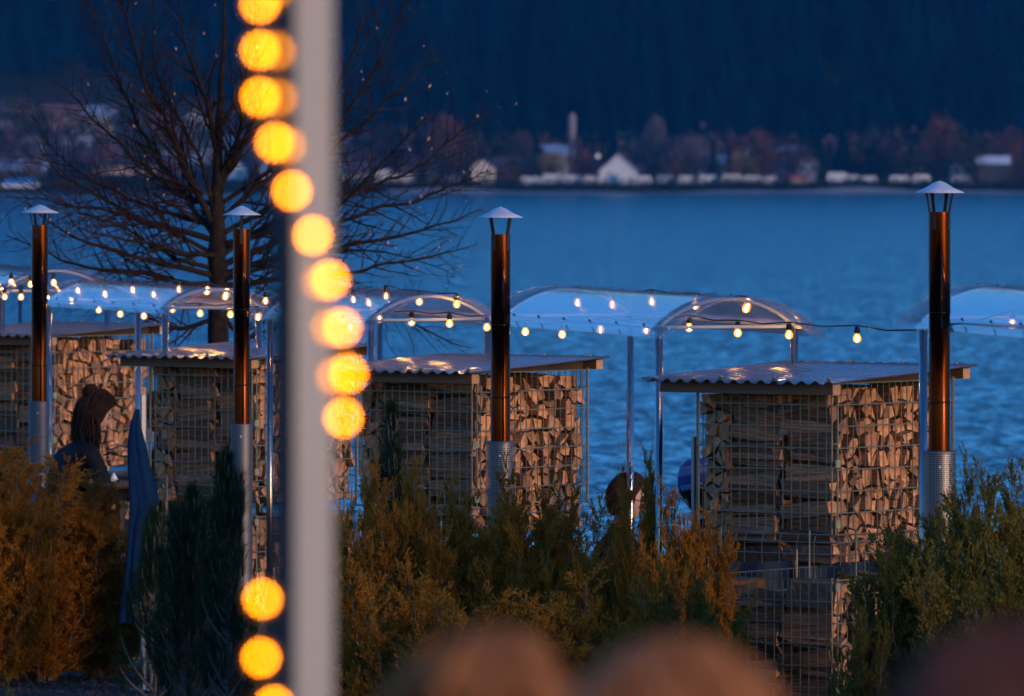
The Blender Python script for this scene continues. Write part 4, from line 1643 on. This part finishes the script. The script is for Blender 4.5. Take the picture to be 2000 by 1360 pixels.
def pine(px, Y, ytop, width_px, label, seed, tufts):
    s = Y / F
    h = H - (ytop - HY) * s
    rs_ = np.random.RandomState(seed)
    t = thing("mountain_pine", ((px - 1000) * s, Y, 0), label, "pine", "dark mountain pines between the racks")
    rad = width_px * s / 2
    stems = MB()
    T, A_ = [], []
    nb = tufts
    for i in range(nb):
        a = rs_.rand() * 6.283
        zf = rs_.uniform(.12, 1) ** .8
        out = rad * rs_.uniform(.25, 1.0) * (1.15 - zf) ** .6 if zf < .93 else rad * .12 * rs_.rand()
        tip = np.array([out * math.cos(a), out * math.sin(a), h * zf])
        root = np.array([0, 0, max(0.02, h * zf - out * 1.1 - .1)])
        mid = (root + tip) / 2 + np.array([math.cos(a), math.sin(a), -.3]) * .05
        tt = np.linspace(0, 1, 6)[:, None]
        path = root * (1 - tt) ** 2 + 2 * mid * tt * (1 - tt) + tip * tt ** 2
        stems.tube([Vector(p) for p in path], list(np.linspace(.010, .004, 6)), 5, cap=False)
        d = unit(path[-1] - path[-2] + np.array([0, 0, .12]))
        T.append(tip)
        A_.append(d)
    link("branches", stems.mesh("branches", M_stem, True), t)
    T, A_ = np.array(T), np.array(A_)
    nn = 150
    T2, A2 = np.repeat(T, nn, 0), np.repeat(A_, nn, 0)
    q = rs_.uniform(-.16, .02, (len(T2), 1))
    c = T2 + A2 * q
    d = unit(A2 * .75 + unit(rs_.normal(size=c.shape)) * rs_.uniform(.35, .85, (len(c), 1)))
    L = rs_.uniform(.06, .105, (len(c), 1))
    wv = unit(np.cross(d, rs_.normal(size=c.shape))) * .0013
    tri = np.stack([c - wv, c + wv, c + d * L], 1).reshape(-1, 3)
    tag(link("needles", tri_mesh("needles", tri, M_pine), t), kind="stuff")


pine(375, 41.6, 955, 220, "wide dark pine between the rust shrub and the white post", 4, 150)
pine(445, 41.0, 872, 140, "dark pine directly behind the white post", 9, 110)
pine(765, 38.3, 795, 130, "dark pine rising before the log sides by the white post", 6, 80)
pine(300, 42.6, 1000, 150, "small dark pine below the hanging blue cloth", 12, 70)
pine(620, 37.6, 980, 200, "dark pine hidden low behind the white post", 15, 80)
pine(560, 33.0, 1130, 260, "low dark pine at the foot of the white post", 18, 90)


# ------------------------------------------------------------------ people
M_skin = mat("skin", (.46, .27, .20), .55, col2=(.52, .31, .235), scale=9)
M_navy = mat("navy_jacket", (.004, .005, .009), .8, spec=.15, col2=(.007, .009, .015), scale=30, bump=.4)
M_blackc = mat("black_coat", (.005, .005, .006), .8, spec=.15, col2=(.009, .009, .011), scale=30, bump=.4)
M_brownc = mat("brown_coat", (.10, .055, .035), .75, col2=(.15, .085, .055), scale=30, bump=.4)
M_trous = mat("dark_trousers", (.02, .022, .03), .8)
M_lip = mat("lips", (.36, .13, .12), .5)
M_eye = mat("eye", (.03, .025, .02), .3)
M_hairb = mat("dark_brown_hair", (.010, .005, .0035), .75, spec=.15, col2=(.028, .013, .008), scale=40)
M_haira = mat("auburn_hair", (.020, .008, .005), .7, spec=.2, col2=(.05, .02, .012), scale=40)
M_hairg = mat("ginger_hair", (.22, .08, .026), .8, spec=.05, col2=(.36, .15, .06), scale=30)
M_hairr = mat("red_brown_hair", (.10, .036, .024), .8, spec=.05, col2=(.15, .055, .038), scale=30)


def head_pts(n=28, m=22):
    """head surface, face towards +y, centre at the origin"""
    vs, fs = [], []
    for i in range(m + 1):
        th = math.pi * i / m
        for k in range(n):
            ph = 2 * math.pi * k / n
            d = Vector((math.sin(th) * math.cos(ph), math.sin(th) * math.sin(ph), math.cos(th)))
            x, y, z = d.x * .077, d.y * .095, d.z * .115
            if z < 0:
                q = min(1, -z / .115)
                x *= 1 - .32 * q
                if y < 0:
                    y *= 1 - .35 * q
            if d.y > .2:
                az = math.atan2(d.x, d.y)
                g_ = lambda a0, z0, sa, sz: math.exp(-((az - a0) / sa) ** 2 - ((z - z0) / sz) ** 2)
                y += .024 * g_(0, -.022, .16, .020) + .010 * g_(0, .0, .12, .03)       # nose
                y -= .010 * (g_(.38, .006, .17, .014) + g_(-.38, .006, .17, .014))     # eyes
                y += .006 * g_(0, .030, .7, .012)                                      # brow
                y += .006 * g_(0, -.058, .25, .009)                                    # lips
                y += .010 * g_(0, -.095, .3, .02)                                      # chin
            vs.append(Vector((x, y, z)))
    for i in range(m):
        for k in range(n):
            k2 = (k + 1) % n
            fs.append((i * n + k, (i + 1) * n + k, (i + 1) * n + k2, i * n + k2))
    return vs, fs


def person(loc, rz, seat, lean, turn, tilt, cloth, hair, hair_style, label, reach=None, collar=0.0, group=None):
    """a seated figure; it faces its own +y"""
    t = thing("person", loc, label, "person", group, rz)
    s0 = seat + .08
    J = {}

    def lp(z, k):       # lean the trunk forward from the hips
        return lean * k
    verts = [
        ((0, 0, s0), .145, .12), ((0, lp(0, .28), s0 + .17), .125, .10), ((0, lp(0, .62), s0 + .35), .15, .115),
        ((0, lp(0, .86), s0 + .47), .12, .085), ((0, lp(0, 1.0), s0 + .555), .052, .054), ((0, lp(0, 1.06), s0 + .62), .05, .055)]
    edges = [(0, 1), (1, 2), (2, 3), (3, 4), (4, 5)]
    hands = []
    for sg in (-1, 1):
        b0 = len(verts)
        sh = Vector((.165 * sg, lean * .84, s0 + .455))
        el = Vector((.235 * sg, lean * .84 + .10, s0 + .20))
        wr = Vector((.10 * sg, lean * .84 + .34, s0 + .24))
        if reach and sg == reach[0]:
            el, wr = Vector(reach[1]), Vector(reach[2])
        hd = wr + (wr - el).normalized() * .07
        verts += [(tuple(sh), .068, .068), (tuple(el), .046, .046), (tuple(wr), .030, .026), (tuple(hd), .036, .018)]
        edges += [(3, b0), (b0, b0 + 1), (b0 + 1, b0 + 2), (b0 + 2, b0 + 3)]
        hands.append((el, wr, hd, sg))
        b1 = len(verts)
        kn = Vector((.13 * sg, .42, s0 + .0))
        an = Vector((.13 * sg, .40, max(.08, seat - .40)))
        verts += [((.095 * sg, .02, s0 - .03), .10, .10), (tuple(kn), .066, .066), (tuple(an), .042, .046), ((.14 * sg, .53, max(.04, seat - .44)), .042, .03)]
        edges += [(0, b1), (b1, b1 + 1), (b1 + 1, b1 + 2), (b1 + 2, b1 + 3)]
    me = bpy.data.meshes.new("body")
    me.from_pydata([v[0] for v in verts], edges, [])
    tmp = bpy.data.objects.new("body_tmp", me)
    COL.objects.link(tmp)
    sk = tmp.modifiers.new("s", 'SKIN')
    sk.use_smooth_shade = True
    if not me.skin_vertices:
        with bpy.context.temp_override(object=tmp, active_object=tmp):
            bpy.context.view_layer.objects.active = tmp
            bpy.ops.object.skin_root_mark  # ensures the operator module is loaded
        bm = bmesh.new()
        bm.from_mesh(me)
        bm.verts.layers.skin.verify()
        bm.to_mesh(me)
        bm.free()
    sv = me.skin_vertices[0].data
    for i, v in enumerate(verts):
        sv[i].radius = (v[1], v[2])
        sv[i].use_root = (i == 0)
    tmp.modifiers.new("d", 'SUBSURF').levels = 2
    dg = bpy.context.evaluated_depsgraph_get()
    body = bpy.data.meshes.new_from_object(tmp.evaluated_get(dg))
    bpy.data.objects.remove(tmp)
    # head and fingers are grown into the same skin
    bm = bmesh.new()
    bm.from_mesh(body)
    hm = Matrix.Translation((0, lean * 1.06 + .035, s0 + .715)) @ Matrix.Rotation(turn, 4, 'Z') @ Matrix.Rotation(tilt, 4, 'X')
    hv_, hf_ = head_pts()
    mb = MB()
    mb.add([hm @ v for v in hv_], hf_)
    for sg in (-1, 1):
        mb.sphere(hm @ Vector((.078 * sg, -.005, -.005)), .020, 8, 6, sz=1.5)
    for (el, wr, hd, sg) in hands:
        f = (hd - wr).normalized()
        sd_ = f.cross(Vector((0, 0, 1))).normalized()
        for k, (o_, ln) in enumerate(((-.027, .062), (-.009, .072), (.009, .068), (.027, .054))):
            p0 = hd + sd_ * o_ - f * .01
            mb.tube([p0, p0 + f * ln * .55 - Vector((0, 0, .006)), p0 + f * ln - Vector((0, 0, .028))], [.011, .010, .008], 6)
        p0 = wr + f * .02 + sd_ * .03 * -sg
        mb.tube([p0, p0 + (f * .6 - sd_ * .8 * sg) * .035, p0 + (f - sd_ * .5 * sg) * .06], [.012, .011, .009], 6)
    tm = mb.mesh("tmp", [])
    bm.from_mesh(tm)
    bm.to_mesh(body)
    bm.free()
    bpy.data.meshes.remove(tm)
    tmp = bpy.data.objects.new("body_tmp", body)
    COL.objects.link(tmp)
    rm = tmp.modifiers.new("r", 'REMESH')
    rm.mode = 'VOXEL'
    rm.voxel_size = .0105
    rm.use_smooth_shade = True
    smo = tmp.modifiers.new("c", 'SMOOTH')
    smo.factor = .4
    smo.iterations = 2
    dg = bpy.context.evaluated_depsgraph_get()
    fin = bpy.data.meshes.new_from_object(tmp.evaluated_get(dg))
    bpy.data.objects.remove(tmp)
    fin.name = "body"
    for q in (cloth, M_skin, M_trous, M_lip, M_eye):
        if len(fin.materials) < 5:
            fin.materials.append(q)
    while len(fin.materials) > 5:
        fin.materials.pop(index=0)
    for i_, q in enumerate((cloth, M_skin, M_trous, M_lip, M_eye)):
        fin.materials[i_] = q
    inv = hm.inverted()
    mi = np.zeros(len(fin.polygons), dtype=np.int32)
    for p_ in fin.polygons:
        c = p_.center
        h_ = inv @ c
        if h_.z > -.16 and h_.length < .2 and c.z > s0 + .585 + collar:
            mi[p_.index] = 1
            if h_.y > .07 and abs(h_.z + .058) < .008 and abs(h_.x) < .022:
                mi[p_.index] = 3
            if h_.y > .06 and abs(h_.z - .006) < .007 and .018 < abs(h_.x) < .045:
                mi[p_.index] = 4
            if h_.y > .06 and abs(h_.z - .027) < .006 and .014 < abs(h_.x) < .05:
                mi[p_.index] = 4
        elif c.z < s0 - .02 or (c.y > .12 and c.z < s0 + .08):
            mi[p_.index] = 2
        else:
            for (el, wr, hd, sg) in hands:
                bare = 1.0 if not (reach and sg == reach[0]) else .25
                q = wr.lerp(el, 0) if bare == 1.0 else el.lerp(wr, bare)
                f = (hd - wr).normalized()
                if (c - q).dot(f) > 0 and (c - hd).length < (.16 if bare == 1.0 else .40):
                    mi[p_.index] = 1
    fin.polygons.foreach_set("material_index", mi)
    fin.polygons.foreach_set("use_smooth", [True] * len(fin.polygons))
    bo = link("body", fin, t)
    # hair: a cap that follows the skull, with strands over it
    rs_ = random.Random(int(abs(loc[0]) * 1000) + 7)
    hb = MB()
    n, m = 26, 16
    vs, fs = [], []
    keep = set()
    for i in range(m + 1):
        th = math.pi * i / m * .78
        for k in range(n):
            ph = 2 * math.pi * k / n
            d = Vector((math.sin(th) * math.cos(ph), math.sin(th) * math.sin(ph), math.cos(th)))
            bl_ = 1.10 + .035 * math.sin(7 * ph + 3 * th) * math.sin(th) + rs_.uniform(-.012, .012)
            vs.append(hm @ Vector((d.x * .082 * bl_, d.y * .100 * bl_ - .004, d.z * .118 * bl_)))
            front = d.y > 0 and abs(math.atan2(d.x, d.y)) < .95
            if not (front and th > .86):
                keep.add(i * n + k)
    for i in range(m):
        for k in range(n):
            f = (i * n + k, (i + 1) * n + k, (i + 1) * n + (k + 1) % n, i * n + (k + 1) % n)
            if all(q in keep for q in f):
                fs.append(f)
    hb.add(vs, fs)
    down = {"bun": .10, "long": .26, "short": .09, "loose": .2, "bunloose": .24}[hair_style]
    for _ in range(330):
        ph = rs_.uniform(0, 6.283)
        front = abs(math.atan2(math.cos(ph), math.sin(ph))) < 1.0
        path = []
        th_end = (.8 if front else 1.75)
        p = None
        for q in range(8):
            th = .05 + (th_end - .05) * q / 7
            pp = ph + (.35 * math.sin(th * 2.2 + ph) if hair_style != "bun" else .1 * math.sin(th * 3 + ph))
            d = Vector((math.sin(th) * math.cos(pp), math.sin(th) * math.sin(pp), math.cos(th)))
            k = 1.12 + (rs_.uniform(0, .05) if hair_style != "bunloose" else rs_.uniform(-.02, .22) ** 1 if rs_.random() < .4 else rs_.uniform(0, .08))
            path.append(Vector((d.x * .084 * k, d.y * .102 * k, d.z * .120 * k)))
        if not front and hair_style in ("long", "loose", "bunloose"):
            e = path[-1]
            dn_ = (hm.to_3x3().inverted() @ Vector((0, 0, -1))).normalized()
            ln_ = down * rs_.uniform(.45, 1.0)
            for q in range(1, 5):
                path.append(e + Vector((e.x * .05 * q + rs_.uniform(-.012, .012), e.y * .04 * q + rs_.uniform(-.012, .012), 0)) + dn_ * (ln_ / 4 * q))
        hb.tube([hm @ q for q in path], [.0045] * (len(path) - 1) + [.002], 4, cap=False)
    if hair_style in ("bun", "bunloose"):
        bc = hm @ Vector((0, -.085, .105))
        vs0 = len(hb.v)
        hb.sphere(bc, .043, 14, 10)
        for _ in range(70):
            a, e = rs_.uniform(0, 6.28), rs_.uniform(-1, 1)
            ax_ = Vector((rs_.gauss(0, 1), rs_.gauss(0, 1), rs_.gauss(0, 1))).normalized()
            u_ = ax_.orthogonal().normalized()
            w_ = ax_.cross(u_)
            rr_ = .044 + rs_.uniform(-.002, .006)
            hb.tube([bc + (u_ * math.cos(a + q * .5) + w_ * math.sin(a + q * .5)) * rr_ for q in range(6)], .004, 4, cap=False)
    hb.build("hair", hair, t, smooth=True)
    return t, hm, s0


# woman in the dark jacket at the bar table
wA, hmA, _ = person((at(84, 0, 46.55).x, 46.55, 0), R(-62), .71, .30, R(-12), R(-26), M_navy, M_hairb, "bunloose",
                    "person in a navy jacket, dark hair in a bun, leaning over a table")
# companion across the table, forearm resting on the table top
s0_ = .70 + .08
wB, hmB, _ = person((at(345, 0, 46.9).x, 46.9, 0), R(80), .70, .08, 0, R(-8), M_blackc, M_haira, "short",
                    "person behind the blue cloth resting a bare forearm on the table",
                    reach=(1, (.14, .20, s0_ + .335), (.10, .47, s0_ + .33)))
# woman with glasses
wC, hmC, _ = person((at(1176, 0, 39.55).x, 39.55, 0), R(-108), .49, .10, R(10), R(-12), M_blackc, M_haira, "short",
                    "person with auburn hair and round dark glasses behind the rust shrubs")
b = MB()
for sg in (-1, 1):
    cpt = Vector((.034 * sg, .101, .004))
    b.tube([hmC @ (cpt + Vector((.026 * math.cos(a), 0, .022 * math.sin(a)))) for a in np.linspace(0, 6.283, 17)], .0022, 5)
    b.tube([hmC @ (cpt + Vector((.026 * sg, 0, .004))), hmC @ Vector((.083 * sg, .05, .008)), hmC @ Vector((.088 * sg, -.02, .004))], .002, 5)
b.tube([hmC @ Vector((-.008, .106, .006)), hmC @ Vector((.008, .106, .006))], .002, 5)
b.build("glasses", M_black, wC)
b = MB()
for sg in (-1, 1):
    cpt = Vector((.034 * sg, .1005, .004))
    ring = [hmC @ (cpt + Vector((.0255 * math.cos(a), 0, .0215 * math.sin(a)))) for a in np.linspace(0, 6.283, 15)[:-1]]
    b.add(ring, [tuple(range(14))])
mg = glow_shell("spectacle_lens", (0, 0, 0), 0, .9)
b.build("lenses", mg, wC)
# person in the striped cap
wD, hmD, _ = person((at(1412, 0, 36.9).x, 36.9, 0), R(60), .63, .08, 0, R(-10), M_blackc, M_hairb, "short",
                    "person in a dark coat and blue striped cap behind the grey steel post")
b = MB()
prof = [(.001, .152), (.05, .148), (.085, .12), (.101, .075), (.107, .03), (.108, .0)]
n = 24
for i, (r_, z_) in enumerate(prof):
    for k in range(n):
        a = 6.283 * k / n
        b.v.append(tuple(hmD @ Vector((r_ * math.cos(a) * .92, r_ * math.sin(a) * 1.06, z_ + .012))))
for i in range(len(prof) - 1):
    for k in range(n):
        b.f.append((i * n + k, (i + 1) * n + k, (i + 1) * n + (k + 1) % n, i * n + (k + 1) % n))
        b.m.append(1 if i in (2, 4) else 0)
b.sphere(hmD @ Vector((0, 0, .175)), .022, 10, 8, 0)
b.build("cap", [mat("cap_blue", (.015, .05, .20), .9), mat("cap_pale_stripe", (.12, .17, .32), .9)], wD, smooth=True)

# bar stools and tables
M_table = mat("dark_table_top", (.05, .035, .03), .3, col2=(.07, .05, .04), scale=10, stretch=(1, 8, 1))


def stool(x, y, h, label):
    t = thing("bar_stool", (x, y, 0), label, "stool", "stools at the tables")
    b = MB()
    b.lathe([(.001, h - .04), (.17, h - .04), (.18, h - .02), (.17, h), (.001, h)], 20)
    b.build("seat", M_table, t)
    for k in range(4):
        a = .785 + 1.571 * k
        b = MB()
        b.tube([(.13 * math.cos(a), .13 * math.sin(a), h - .04), (.2 * math.cos(a), .2 * math.sin(a), 0)], .012, 6)
        b.build("leg", M_black, t)


stool(wA.location.x, wA.location.y, .71, "dark bar stool under the person in the navy jacket")
stool(wB.location.x, wB.location.y, .70, "dark bar stool under the person behind the blue cloth")
stool(wC.location.x, wC.location.y, .49, "low dark stool under the person with glasses")
stool(wD.location.x, wD.location.y, .63, "dark bar stool under the person in the striped cap")


def bar_table(px, Y, ytop, label, r=.33):
    c = at(px, ytop, Y)
    t = thing("bar_table", (c.x, c.y, 0), label, "table", "bar tables under the canopies")
    b = MB()
    b.lathe([(.001, c.z - .035), (r - .01, c.z - .035), (r, c.z - .02), (r - .004, c.z), (.001, c.z)], 28)
    b.build("table_top", M_table, t)
    b = MB()
    b.lathe([(.03, .02), (.03, c.z - .035)], 12)
    b.build("column", M_black, t)
    b = MB()
    b.lathe([(.24, 0), (.24, .015), (.03, .04)], 24, cap=True)
    b.build("foot_plate", M_black, t)
    return c


cA = bar_table(235, 46.75, 940, "dark round bar table before the person in the navy jacket")
b = MB()
nb = []
for i in range(9):
    for j in range(9):
        u_, v_ = (i / 8 - .5), (j / 8 - .5)
        nb.append((u_ * .09, v_ * .09, .004 + .05 * math.exp(-(u_ * u_ + v_ * v_) * 22) + .008 * math.sin(9 * u_ + 4 * v_)))
b.add(nb, [(i * 9 + j, i * 9 + j + 1, (i + 1) * 9 + j + 1, (i + 1) * 9 + j) for i in range(8) for j in range(8)])
nk = b.build("napkin", mat("white_paper", (.8, .79, .78), .8), smooth=True, loc=at(221, 940, 46.62) + Vector((0, 0, .0)))
tag(nk, "crumpled white paper napkin on the dark bar table", "napkin")


# ------------------------------------------------------------------ hanging blue cloth and grey steel posts
M_cloth = mat("blue_canvas", (.003, .020, .060), .85, spec=.1, col2=(.005, .030, .080), scale=14, bump=.3)
M_grey = mat("grey_steel_post", (.30, .30, .33), .4, .7)


def grey_post(px, Y, ytop, label, pipe_top):
    c = at(px, ytop, Y)
    t = thing("steel_post", (c.x, c.y, 0), label, "post", "grey steel posts beside the racks", .5)
    b = MB()
    b.box((-.012, -.012, 0), (.012, .012, c.z))
    b.build("square_tube", M_grey, t)
    b = MB()
    zz = H - (pipe_top - HY) * Y / F
    b.tube([(.017, -.006, .02), (.017, -.006, zz)], .005, 8)
    b.build("thin_pipe", M_grey, t)
    b = MB()
    b.box((-.06, -.06, 0), (.06, .06, .012))
    b.build("base_plate", M_grey, t)


grey_post(279, 43.7, 772, "grey steel post holding the folded blue cloth", 765)
grey_post(1357, 35.75, 853, "grey steel post with a thin pipe beside the stacked cages", 836)
rs_ = random.Random(3)
b = MB()
prof = [(800, 268, 4), (830, 264, 9), (870, 266, 16), (910, 270, 20), (950, 277, 26), (985, 280, 27), (1010, 274, 22), (1030, 268, 17), (1090, 262, 15), (1150, 258, 16), (1215, 252, 18)]
n = 36
sC = 43.4 / F
oC = at(268, HY, 43.4)
for i, (yy, xx, rr_) in enumerate(prof):
    for k in range(n):
        a = 6.283 * k / n
        fold = 1 + .16 * math.sin(5 * a + i * .25) + .08 * math.sin(9 * a - i * .3)
        b.v.append(((xx - 268) * sC + rr_ * sC * fold * math.cos(a), rr_ * sC * .8 * fold * math.sin(a), H - (yy - HY) * sC))
for i in range(len(prof) - 1):
    for k in range(n):
        b.f.append((i * n + k, i * n + (k + 1) % n, (i + 1) * n + (k + 1) % n, (i + 1) * n + k))
        b.m.append(0)
cl = b.build("blue_cloth", M_cloth, smooth=True, loc=(oC.x, 43.4, 0))
tag(cl, "folded blue canvas hanging beside the log rack and the rust shrub", "cloth")

b = MB()
pa, pb = at(1345, 1068, 36.9), at(1830, 1068, 36.6)
n = 40
for j, zz in enumerate((pa.z, pa.z - .18, pa.z - .4, .12)):
    for i in range(n + 1):
        q = pa.lerp(pb, i / n)
        b.v.append((q.x, q.y + (.012 + .01 * j) * math.sin(i * .9 + j * .4), zz - .05 * math.sin(math.pi * i / n) * (j == 0)))
for j in range(3):
    for i in range(n):
        b.f.append((j * (n + 1) + i, j * (n + 1) + i + 1, (j + 1) * (n + 1) + i + 1, (j + 1) * (n + 1) + i))
        b.m.append(0)
cv = b.build("canvas_screen", mat("navy_canvas", (.006, .018, .045), .8, col2=(.009, .026, .06), scale=14), smooth=True)
sdm = cv.modifiers.new("thickness", 'SOLIDIFY')
sdm.thickness = .004
tag(cv, "low navy canvas screen hanging behind the two stacked cages", "screen")

# green hose coiled on the gravel by the cloth's foot
b = MB()
b.tube([(.16 * math.cos(a) * (1 + .03 * a), .11 * math.sin(a), .012 + .012 * a / 6.28) for a in np.linspace(0, 18.8, 70)], .011, 7)
hs = b.build("garden_hose", mat("green_rubber", (.01, .16, .13), .45), smooth=True, loc=(at(235, 0, 45.6).x, 45.6, .0))
tag(hs, "coiled green garden hose on the gravel below the blue cloth", "hose")

# ------------------------------------------------------------------ viewer's terrace with the lit white post and guests
TZ = 1.40
b = MB()
b.box((-6, -6, TZ - .2), (6, 9.0, TZ))
tag(b.build("terrace", mat("terrace_planks", (.12, .085, .06), .8, col2=(.17, .12, .085), scale=4, stretch=(8, .5, 1))), kind="structure")

YP = 8.4
pc = at(594, 350, YP)
t = thing("white_post", (pc.x, YP, TZ), "blurred square white post standing behind the yellow fairy lights", "post", rz=R(30))
b = MB()
b.box((-.0235, -.0235, .012), (.0235, .0235, 3.2))
b.build("shaft", mat("white_painted_post", (.31, .305, .285), .5, col2=(.285, .28, .262), scale=5), t)
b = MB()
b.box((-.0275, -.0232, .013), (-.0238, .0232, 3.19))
b.build("dark_side_strip", mat("dark_strip", (.03, .02, .02), .7), t)  # thin dark strip covering one whole side face of the shaft
b = MB()
b.box((-.08, -.08, 0), (.08, .08, .012))
b.build("base_plate", M_grey, t)

M_core = emit("fairy_core", (1.0, .215, .0), 78 * K)
M_core2 = emit("fairy_core_dim", (1.0, .28, .0), 15 * K)
M_fshell = glow_shell("fairy_shell", (1.0, .30, .02), 2.0 * K, .75)


def fairy(lst, Y, label, core, br):
    p0 = at(lst[0][0], lst[0][1], Y)
    t = thing("fairy_lights", p0, label, "fairy lights", "fairy lights hung before the white post")
    g1 = MB()
    g1.sphere((0, 0, 0), br, 12, 8)
    m1 = g1.mesh("core", core, True)
    g2 = MB()
    g2.sphere((0, 0, 0), br * 2.2, 12, 8)
    m2 = g2.mesh("lamp", M_fshell, True)
    path = []
    for (x, y) in lst:
        q = at(x, y, Y) - p0
        lo = link("lamp", m2, t, q)
        link("core", m1, lo)
        path.append(q + Vector((0, .012, 0)))
    b = MB()
    b.tube(path, .0009, 5)
    b.build("wire", M_plastic, t)


fairy([(508, -80), (508, 8), (508, 98), (508, 190), (537, 278), (570, 373), (611, 460), (645, 547), (668, 640), (680, 730), (671, 816)], 5.45,
      "upper strand of bright yellow fairy lights across the white post", M_core, .0031)
fairy([(513, 1170), (510, 1285), (535, 1378), (560, 1480)], 5.45, "lower strand of bright yellow fairy lights near the white post's foot", M_core, .0031)
fairy([(535, -20), (540, 100), (543, 192), (560, 285)], 5.52, "dimmer orange fairy lights beside the top of the white post", M_core2, .0031)
fairy([(628, 550), (645, 640), (655, 735)], 5.55, "faint orange fairy lights showing over the face of the white post", M_core2, .0031)

FG = ((985, 6.2, 1272, R(150), "bunloose", M_hairg, "blurred person with ginger hair in a bun seated at the terrace edge", "dark stool under the ginger person with the bun"),
      (1236, 5.6, 1252, R(-60), "loose", M_hairg, "blurred person with loose ginger hair seated close by", "dark stool under the loose-haired ginger person"),
      (2075, 4.6, 1228, R(40), "loose", M_hairr, "blurred person with red-brown hair cut off by the picture's corner", "dark stool under the red-brown haired person"))
for (px, Y, yt, rz, sty, hr, lab, slab) in FG:
    person((at(px, 0, Y).x, Y, TZ), rz, H - (yt - HY) * Y / F - TZ - .935, .0, R(20), 0, M_brownc, hr, sty, lab)
for (x, y, h, lab) in [(at(q[0], 0, q[1]).x, q[1], H - (q[2] - HY) * q[1] / F - TZ - .935, q[7]) for q in FG]:
    stool(x, y, h, lab)
    bpy.context.view_layer.update()
    for o in COL.objects:
        if o.get("label") == lab:
            o.location.z = TZ

# ------------------------------------------------------------------ evening air
b = MB()
b.box((-3200, -60, -5), (3200, 2950, 420))
hz_ = b.build("haze", None or bpy.data.materials.new("air"))
ma = hz_.data.materials[0]
ma.use_nodes = True
ma.node_tree.nodes.remove(ma.node_tree.nodes['Principled BSDF'])
pv_ = ma.node_tree.nodes.new("ShaderNodeVolumePrincipled")
pv_.inputs['Color'].default_value = (.04, .45, 1.0, 1)
pv_.inputs['Density'].default_value = .00005
ma.node_tree.links.new(pv_.outputs[0], ma.node_tree.nodes['Material Output'].inputs['Volume'])
tag(hz_, "thin blue evening haze over the lake", "haze", kind="stuff")
